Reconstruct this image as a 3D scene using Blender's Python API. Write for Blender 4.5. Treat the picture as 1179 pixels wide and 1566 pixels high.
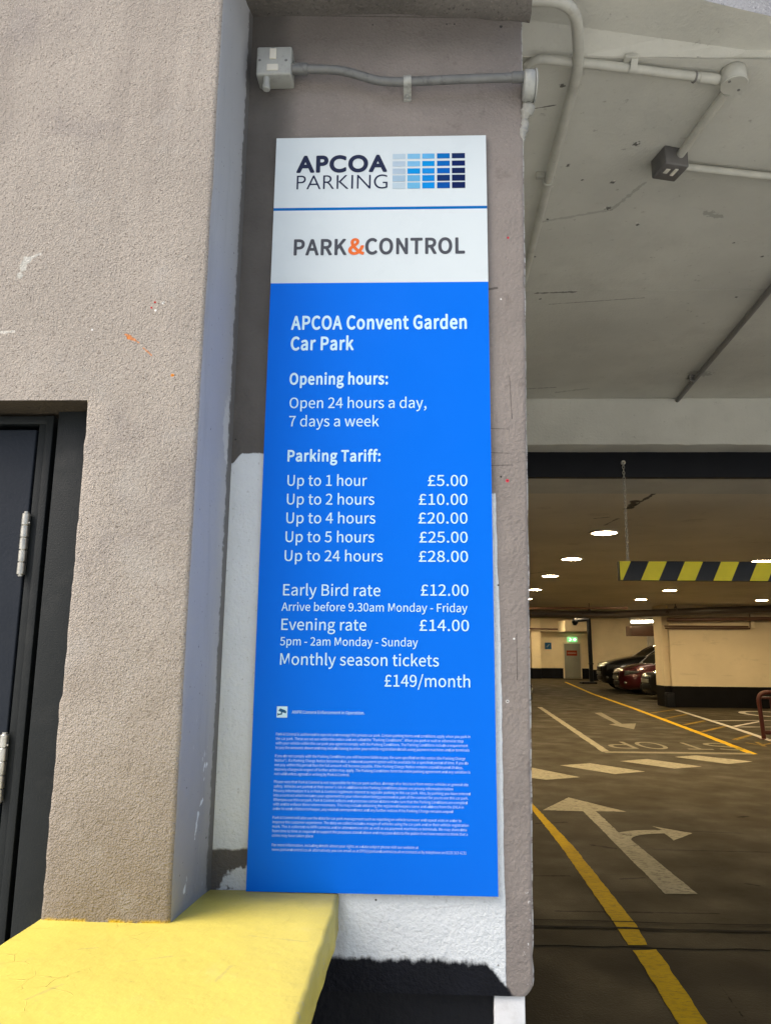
import bpy, bmesh, math, random
from mathutils import Vector, Matrix
random.seed(7)
for o in list(bpy.data.objects): bpy.data.objects.remove(o)
SC = bpy.context.scene
COL = SC.collection

# ------------------------------------------------------------------ camera
PW, PH, FPX = 1179.0, 1566.0, 1150.0
YAW, PITCH, ROLL = -0.03693901, 0.18404923, 0.00997532
CAM = Vector((0.39546, -1.91901, 1.5))
_cy, _sy = math.cos(YAW), math.sin(YAW)
FW = Vector((_sy*math.cos(PITCH), _cy*math.cos(PITCH), math.sin(PITCH)))
_r = Vector((_cy, -_sy, 0)); _u = _r.cross(FW)
RT = _r*math.cos(ROLL) + _u*math.sin(ROLL)
UP = -_r*math.sin(ROLL) + _u*math.cos(ROLL)
cd = bpy.data.cameras.new('camera'); cam = bpy.data.objects.new('camera', cd); COL.objects.link(cam)
cd.sensor_fit = 'HORIZONTAL'; cd.sensor_width = 36; cd.lens = FPX/PW*36
cd.clip_start = 0.05; cd.clip_end = 2000
m = Matrix((RT, UP, -FW)).transposed().to_4x4(); m.translation = CAM
cam.matrix_world = m
SC.camera = cam

# ------------------------------------------------------------------ world, sun, exposure
EL, AZ = math.radians(52), math.radians(243)      # azimuth clockwise from +Y: behind the camera, to the left
w = bpy.data.worlds.new('World'); SC.world = w; w.use_nodes = True
nt = w.node_tree; bg = nt.nodes['Background']
sky = nt.nodes.new('ShaderNodeTexSky'); sky.sky_type = 'NISHITA'; sky.sun_disc = False
sky.sun_elevation = EL; sky.sun_rotation = AZ; sky.dust_density = 6; sky.air_density = 1.0; sky.ozone_density = 0.6
nt.links.new(sky.outputs[0], bg.inputs[0]); bg.inputs[1].default_value = 0.12
sd = bpy.data.lights.new('sun', 'SUN'); sun = bpy.data.objects.new('sun', sd); COL.objects.link(sun)
sd.energy = 1.5; sd.angle = math.radians(38); sd.color = (1, 0.965, 0.92)
sv = Vector((math.sin(AZ)*math.cos(EL), math.cos(AZ)*math.cos(EL), math.sin(EL)))
sun.rotation_euler = sv.to_track_quat('Z', 'Y').to_euler()
SC.view_settings.view_transform = 'Standard'; SC.view_settings.look = 'None'
SC.view_settings.gamma = 1; SC.view_settings.use_curve_mapping = False
SC.view_settings.exposure = 0.82
SC.render.engine = 'CYCLES'
SC.cycles.use_denoising = True; SC.cycles.use_adaptive_sampling = False
SC.cycles.max_bounces = 8; SC.cycles.diffuse_bounces = 5; SC.cycles.sample_clamp_indirect = 6

# ------------------------------------------------------------------ picking points on real planes of the place
def ray(x, y): return FW + RT*((x-PW/2)/FPX) - UP*((y-PH/2)/FPX)
def onY(x, y, Y=0.0): d = ray(x, y); return CAM + d*((Y-CAM.y)/d.y)
def onZ(x, y, Z=0.0): d = ray(x, y); return CAM + d*((Z-CAM.z)/d.z)
def lerp(a, b, t): return a + (b-a)*t
def pwl(x, pts):
    if x <= pts[0][0]: return pts[0][1]
    for (a, b), (c, d) in zip(pts, pts[1:]):
        if x <= c: return lerp(b, d, (x-a)/(c-a))
    return pts[-1][1]
_tab = [random.uniform(-1, 1) for _ in range(512)]
def jit(t, s=0):                                   # smooth 1-D noise
    i = math.floor(t); f = t-i; f = f*f*(3-2*f)
    return lerp(_tab[(i+s*37) % 512], _tab[(i+1+s*37) % 512], f)

# ------------------------------------------------------------------ node helper and materials
class NT:
    def __init__(s, name):
        s.m = bpy.data.materials.new(name); s.m.use_nodes = True; s.t = s.m.node_tree
        s.b = s.t.nodes['Principled BSDF']
    def new(s, k): return s.t.nodes.new(k)
    def put(s, sock, v):
        if isinstance(v, bpy.types.NodeSocket): s.t.links.new(v, sock)
        elif isinstance(v, (tuple, list)) and len(v) == 3 and sock.type == 'RGBA': sock.default_value = (*v, 1)
        else: sock.default_value = v
    def pos(s):
        if not hasattr(s, '_p'): s._p = s.new('ShaderNodeNewGeometry').outputs['Position']
        return s._p
    def obj(s): return s.new('ShaderNodeTexCoord').outputs['Object']
    def sep(s, v):
        n = s.new('ShaderNodeSeparateXYZ'); s.put(n.inputs[0], v); return n.outputs
    def math(s, op, a, b=0.0, clamp=False):
        n = s.new('ShaderNodeMath'); n.operation = op; n.use_clamp = clamp
        s.put(n.inputs[0], a); s.put(n.inputs[1], b); return n.outputs[0]
    def vm(s, op, a, b=None, sc=None):
        n = s.new('ShaderNodeVectorMath'); n.operation = op; s.put(n.inputs[0], a)
        if b is not None: s.put(n.inputs[1], b)
        if sc is not None: s.put(n.inputs['Scale'], sc)
        return n.outputs['Value'] if op in ('DOT_PRODUCT', 'LENGTH', 'DISTANCE') else n.outputs[0]
    def noise(s, scale, detail=4, rough=.55, vec=None, stretch=None, off=0):
        v = vec or s.pos()
        if stretch or off:
            n = s.new('ShaderNodeMapping'); s.put(n.inputs[0], v)
            if stretch: n.inputs['Scale'].default_value = stretch
            n.inputs['Location'].default_value = (off, off*1.3, off*.7); v = n.outputs[0]
        n = s.new('ShaderNodeTexNoise'); s.put(n.inputs['Vector'], v)
        n.inputs['Scale'].default_value = scale; n.inputs['Detail'].default_value = detail
        n.inputs['Roughness'].default_value = rough; return n.outputs['Fac']
    def voro(s, scale, vec=None):
        n = s.new('ShaderNodeTexVoronoi'); s.put(n.inputs['Vector'], vec or s.pos()); n.inputs['Scale'].default_value = scale
        return n.outputs['Distance']
    def rng(s, v, a, b, c=0.0, d=1.0):
        n = s.new('ShaderNodeMapRange'); n.interpolation_type = 'SMOOTHSTEP'; s.put(n.inputs[0], v)
        for i, q in enumerate((a, b, c, d)): s.put(n.inputs[i+1], q)
        return n.outputs[0]
    def lin(s, v, a, b, c, d):
        n = s.new('ShaderNodeMapRange'); s.put(n.inputs[0], v)
        for i, q in enumerate((a, b, c, d)): s.put(n.inputs[i+1], q)
        return n.outputs[0]
    def mix(s, f, a, b, mode='MIX'):
        n = s.new('ShaderNodeMix'); n.data_type = 'RGBA'; n.blend_type = mode
        s.put(n.inputs[0], f); s.put(n.inputs[6], a); s.put(n.inputs[7], b); return n.outputs[2]
    def mul(s, *a):
        r = a[0]
        for q in a[1:]: r = s.math('MULTIPLY', r, q)
        return r
    def seg(s, A, B, wid, rag=.5, nsc=60):           # mask of a ragged stroke from A to B
        pa = s.vm('SUBTRACT', s.pos(), tuple(A)); ba = Vector(B)-Vector(A)
        if ba.length < 1e-5: d = s.vm('LENGTH', pa)
        else:
            h = s.math('MULTIPLY', s.vm('DOT_PRODUCT', pa, tuple(ba)), 1/ba.length_squared, clamp=True)
            d = s.vm('LENGTH', s.vm('SUBTRACT', pa, s.vm('SCALE', tuple(ba), sc=h)))
        n = s.noise(nsc, 3)
        d = s.math('ADD', d, s.math('MULTIPLY', s.math('SUBTRACT', n, .5), wid*rag*4))
        return s.rng(d, wid, wid*.55)
    def bump(s, h, dist, strength=1.0, prev=None):
        n = s.new('ShaderNodeBump'); s.put(n.inputs['Height'], h); n.inputs['Distance'].default_value = dist
        n.inputs['Strength'].default_value = strength
        if prev is not None: s.t.links.new(prev, n.inputs['Normal'])
        return n.outputs[0]
    def out(s, col, rough=.6, metal=0, spec=.4, normal=None, coat=0):
        s.put(s.b.inputs['Base Color'], col); s.put(s.b.inputs['Roughness'], rough)
        s.put(s.b.inputs['Metallic'], metal); s.put(s.b.inputs['Specular IOR Level'], spec)
        s.b.inputs['Coat Weight'].default_value = coat; s.b.inputs['Coat Roughness'].default_value = .05
        if normal is not None: s.t.links.new(normal, s.b.inputs['Normal'])
        return s.m
def vary(n, col, amt, scale, detail=5, stretch=None, vec=None):
    f = n.noise(scale, detail, vec=vec, stretch=stretch)
    k = n.lin(f, .3, .7, 1-amt, 1+amt)
    g = n.new('ShaderNodeCombineXYZ'); [n.put(g.inputs[i], k) for i in range(3)]
    return n.mix(1.0, col, g.outputs[0], 'MULTIPLY')
def paint(name, col, rough=.5, var=.12, scale=9, bump=.0006, bsc=120, spec=.4, metal=0, coat=0, local=False, dirt=0, dcol=(.05, .045, .04)):
    n = NT(name); v = n.obj() if local else None
    c = vary(n, col, var, scale, vec=v)
    if dirt: c = n.mix(n.mul(n.rng(n.noise(scale*.7, 8, .7, vec=v, off=3.1), .52, .72), dirt), c, dcol)
    r = n.lin(n.noise(scale*2, 3, vec=v), .3, .7, rough*.85, min(1, rough*1.15))
    return n.out(c, r, metal, spec, n.bump(n.noise(bsc, 3, vec=v), bump) if bump else None, coat)
def flat(name, col, rough=.5, metal=0, spec=.1):
    n = NT(name); return n.out(vary(n, col, .04, 30), rough, metal, spec)
def glow(name, col, strength, base=(.8, .8, .8)):
    n = NT(name); n.b.inputs['Emission Strength'].default_value = strength
    n.put(n.b.inputs['Emission Color'], col)
    return n.out(vary(n, base, .02, 40), .4)

# ------------------------------------------------------------------ mesh builder
class MB:
    def __init__(s): s.v = []; s.f = []; s.mi = []; s.sm = []
    def add(s, vs, fs, mi=0, smooth=False):
        k = len(s.v); s.v += [Vector(p) for p in vs]
        for f in fs: s.f.append([k+i for i in f]); s.mi.append(mi); s.sm.append(smooth)
        return s
    def box(s, a, b, mi=0, bev=0):
        (x0, y0, z0), (x1, y1, z1) = a, b
        if bev:
            bm = bmesh.new(); bmesh.ops.create_cube(bm, size=1)
            for v in bm.verts: v.co = Vector(((x0+x1)/2+v.co.x*(x1-x0), (y0+y1)/2+v.co.y*(y1-y0), (z0+z1)/2+v.co.z*(z1-z0)))
            bmesh.ops.bevel(bm, geom=bm.edges[:], offset=bev, segments=3, affect='EDGES', profile=.5)
            bm.verts.index_update(); s.add([v.co.copy() for v in bm.verts], [[v.index for v in f.verts] for f in bm.faces], mi, True); bm.free(); return s
        vs = [(x, y, z) for z in (z0, z1) for y in (y0, y1) for x in (x0, x1)]
        return s.add(vs, [(0, 2, 3, 1), (4, 5, 7, 6), (0, 1, 5, 4), (2, 6, 7, 3), (0, 4, 6, 2), (1, 3, 7, 5)], mi)
    def prism(s, pts, z0, z1, mi=0):                 # floor polygon pulled up
        n = len(pts); vs = [(p[0], p[1], z0) for p in pts] + [(p[0], p[1], z1) for p in pts]
        return s.add(vs, [list(range(n))[::-1], list(range(n, 2*n))] + [(i, (i+1) % n, n+(i+1) % n, n+i) for i in range(n)], mi)
    def tube(s, path, r, seg=14, mi=0, caps=True):
        P = [Vector(p) for p in path]; k = len(P); vs = []; fs = []; prev = None
        for i, p in enumerate(P):
            t = (P[min(i+1, k-1)]-P[max(i-1, 0)]).normalized()
            if prev is None: a = t.orthogonal().normalized()
            else: a = (prev - t*prev.dot(t)).normalized()
            prev = a; b = t.cross(a); rr = r(i/(k-1)) if callable(r) else r
            vs += [p + (a*math.cos(q)+b*math.sin(q))*rr for q in (2*math.pi*j/seg for j in range(seg))]
        for i in range(k-1):
            for j in range(seg): fs.append((i*seg+j, i*seg+(j+1) % seg, (i+1)*seg+(j+1) % seg, (i+1)*seg+j))
        s.add(vs, fs, mi, True)
        if caps: s.add(vs[:seg], [list(range(seg))[::-1]], mi); s.add(vs[-seg:], [list(range(seg))], mi)
        return s
    def cyl(s, c, ax, r, l, seg=24, mi=0, bev=0):     # centre of one end, axis, radius, length
        c = Vector(c); ax = Vector(ax).normalized()
        if not bev: return s.tube([c, c+ax*l], r, seg, mi)
        P = [c, c, c+ax*bev, c+ax*(l-bev), c+ax*l, c+ax*l]; a = ax.orthogonal().normalized(); b = ax.cross(a); vs = []
        R = [1e-4, r-bev, r, r, r-bev, 1e-4]
        for p, rr in zip(P, R): vs += [p+(a*math.cos(2*math.pi*j/seg)+b*math.sin(2*math.pi*j/seg))*rr for j in range(seg)]
        fs = [(i*seg+j, i*seg+(j+1) % seg, (i+1)*seg+(j+1) % seg, (i+1)*seg+j) for i in range(5) for j in range(seg)]
        return s.add(vs, fs, mi, False)
    def ring(s, c, ax, R, r, seg=20, mi=0, n2=8, sq=1.0, long_=None):   # torus, long_ = stretch direction
        c = Vector(c); ax = Vector(ax).normalized(); a = Vector(long_).normalized() if long_ else ax.orthogonal().normalized(); b = ax.cross(a)
        path = [c+(a*math.cos(2*math.pi*i/seg)*R+b*math.sin(2*math.pi*i/seg)*R*sq) for i in range(seg+1)]
        return s.tube(path, r, n2, mi, False)
    def grid(s, rows, mi=0, smooth=True, mfun=None):
        n = len(rows[0]); vs = [p for r in rows for p in r]
        k = len(s.v); s.v += [Vector(p) for p in vs]
        for i in range(len(rows)-1):
            for j in range(n-1):
                s.f.append([k+i*n+j, k+i*n+j+1, k+(i+1)*n+j+1, k+(i+1)*n+j]); s.mi.append(mfun(i, j) if mfun else mi); s.sm.append(smooth)
        return s
    def ball(s, c, rad, mi=0, n=16, m_=10):
        rows = []
        for i in range(m_+1):
            th = math.pi*i/m_
            rows.append([(c[0]+rad[0]*math.sin(th)*math.cos(2*math.pi*j/n), c[1]+rad[1]*math.sin(th)*math.sin(2*math.pi*j/n), c[2]+rad[2]*math.cos(th)) for j in range(n+1)])
        return s.grid(rows, mi)
    def build(s, name, mats, parent=None, local=False):
        me = bpy.data.meshes.new(name)
        off = parent_world(parent) if (parent and not local) else Vector()
        me.from_pydata([v-off for v in s.v], [], s.f)
        if not isinstance(mats, (list, tuple)): mats = [mats]
        for q in mats: me.materials.append(q)
        for p, i, b in zip(me.polygons, s.mi, s.sm): p.material_index = i; p.use_smooth = b
        me.update()
        o = bpy.data.objects.new(name, me); COL.objects.link(o)
        if parent: o.parent = parent
        return o
def parent_world(o):
    v = Vector()
    while o: v += o.location; o = o.parent
    return v
def merge_smooth(o, ang=40):
    bm = bmesh.new(); bm.from_mesh(o.data); bmesh.ops.remove_doubles(bm, verts=bm.verts[:], dist=1e-5)
    bmesh.ops.recalc_face_normals(bm, faces=bm.faces[:])
    for f in bm.faces: f.smooth = True
    for e in bm.edges:
        if len(e.link_faces) == 2 and e.calc_face_angle(0) > math.radians(ang): e.smooth = False
    bm.to_mesh(o.data); bm.free(); return o
def tag(o, label=None, cat=None, group=None, kind=None):
    if label: o['label'] = label
    if cat: o['category'] = cat
    if group: o['group'] = group
    if kind: o['kind'] = kind
    return o
def thing(name, label, cat, loc=(0, 0, 0), rz=0, group=None):
    o = bpy.data.objects.new(name, None); COL.objects.link(o); o.location = loc; o.rotation_euler = (0, 0, rz)
    o.empty_display_size = .05
    return tag(o, label, cat, group)
def copy_thing(o, parent=None):
    c = o.copy(); COL.objects.link(c)
    if parent: c.parent = parent
    for ch in [q for q in bpy.data.objects if q.parent == o]: copy_thing(ch, c)
    return c
def fillet(pts, r, n=6):                             # round the corners of a path
    P = [Vector(p) for p in pts]; out = [P[0]]
    for a, b, c in zip(P, P[1:], P[2:]):
        u = (a-b); v = (c-b); d = min(r, u.length*.49, v.length*.49); p0 = b+u.normalized()*d; p1 = b+v.normalized()*d
        out += [p0*(1-t)**2 + b*2*t*(1-t) + p1*t*t for t in (i/n for i in range(n+1))]
    return out + [P[-1]]

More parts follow.
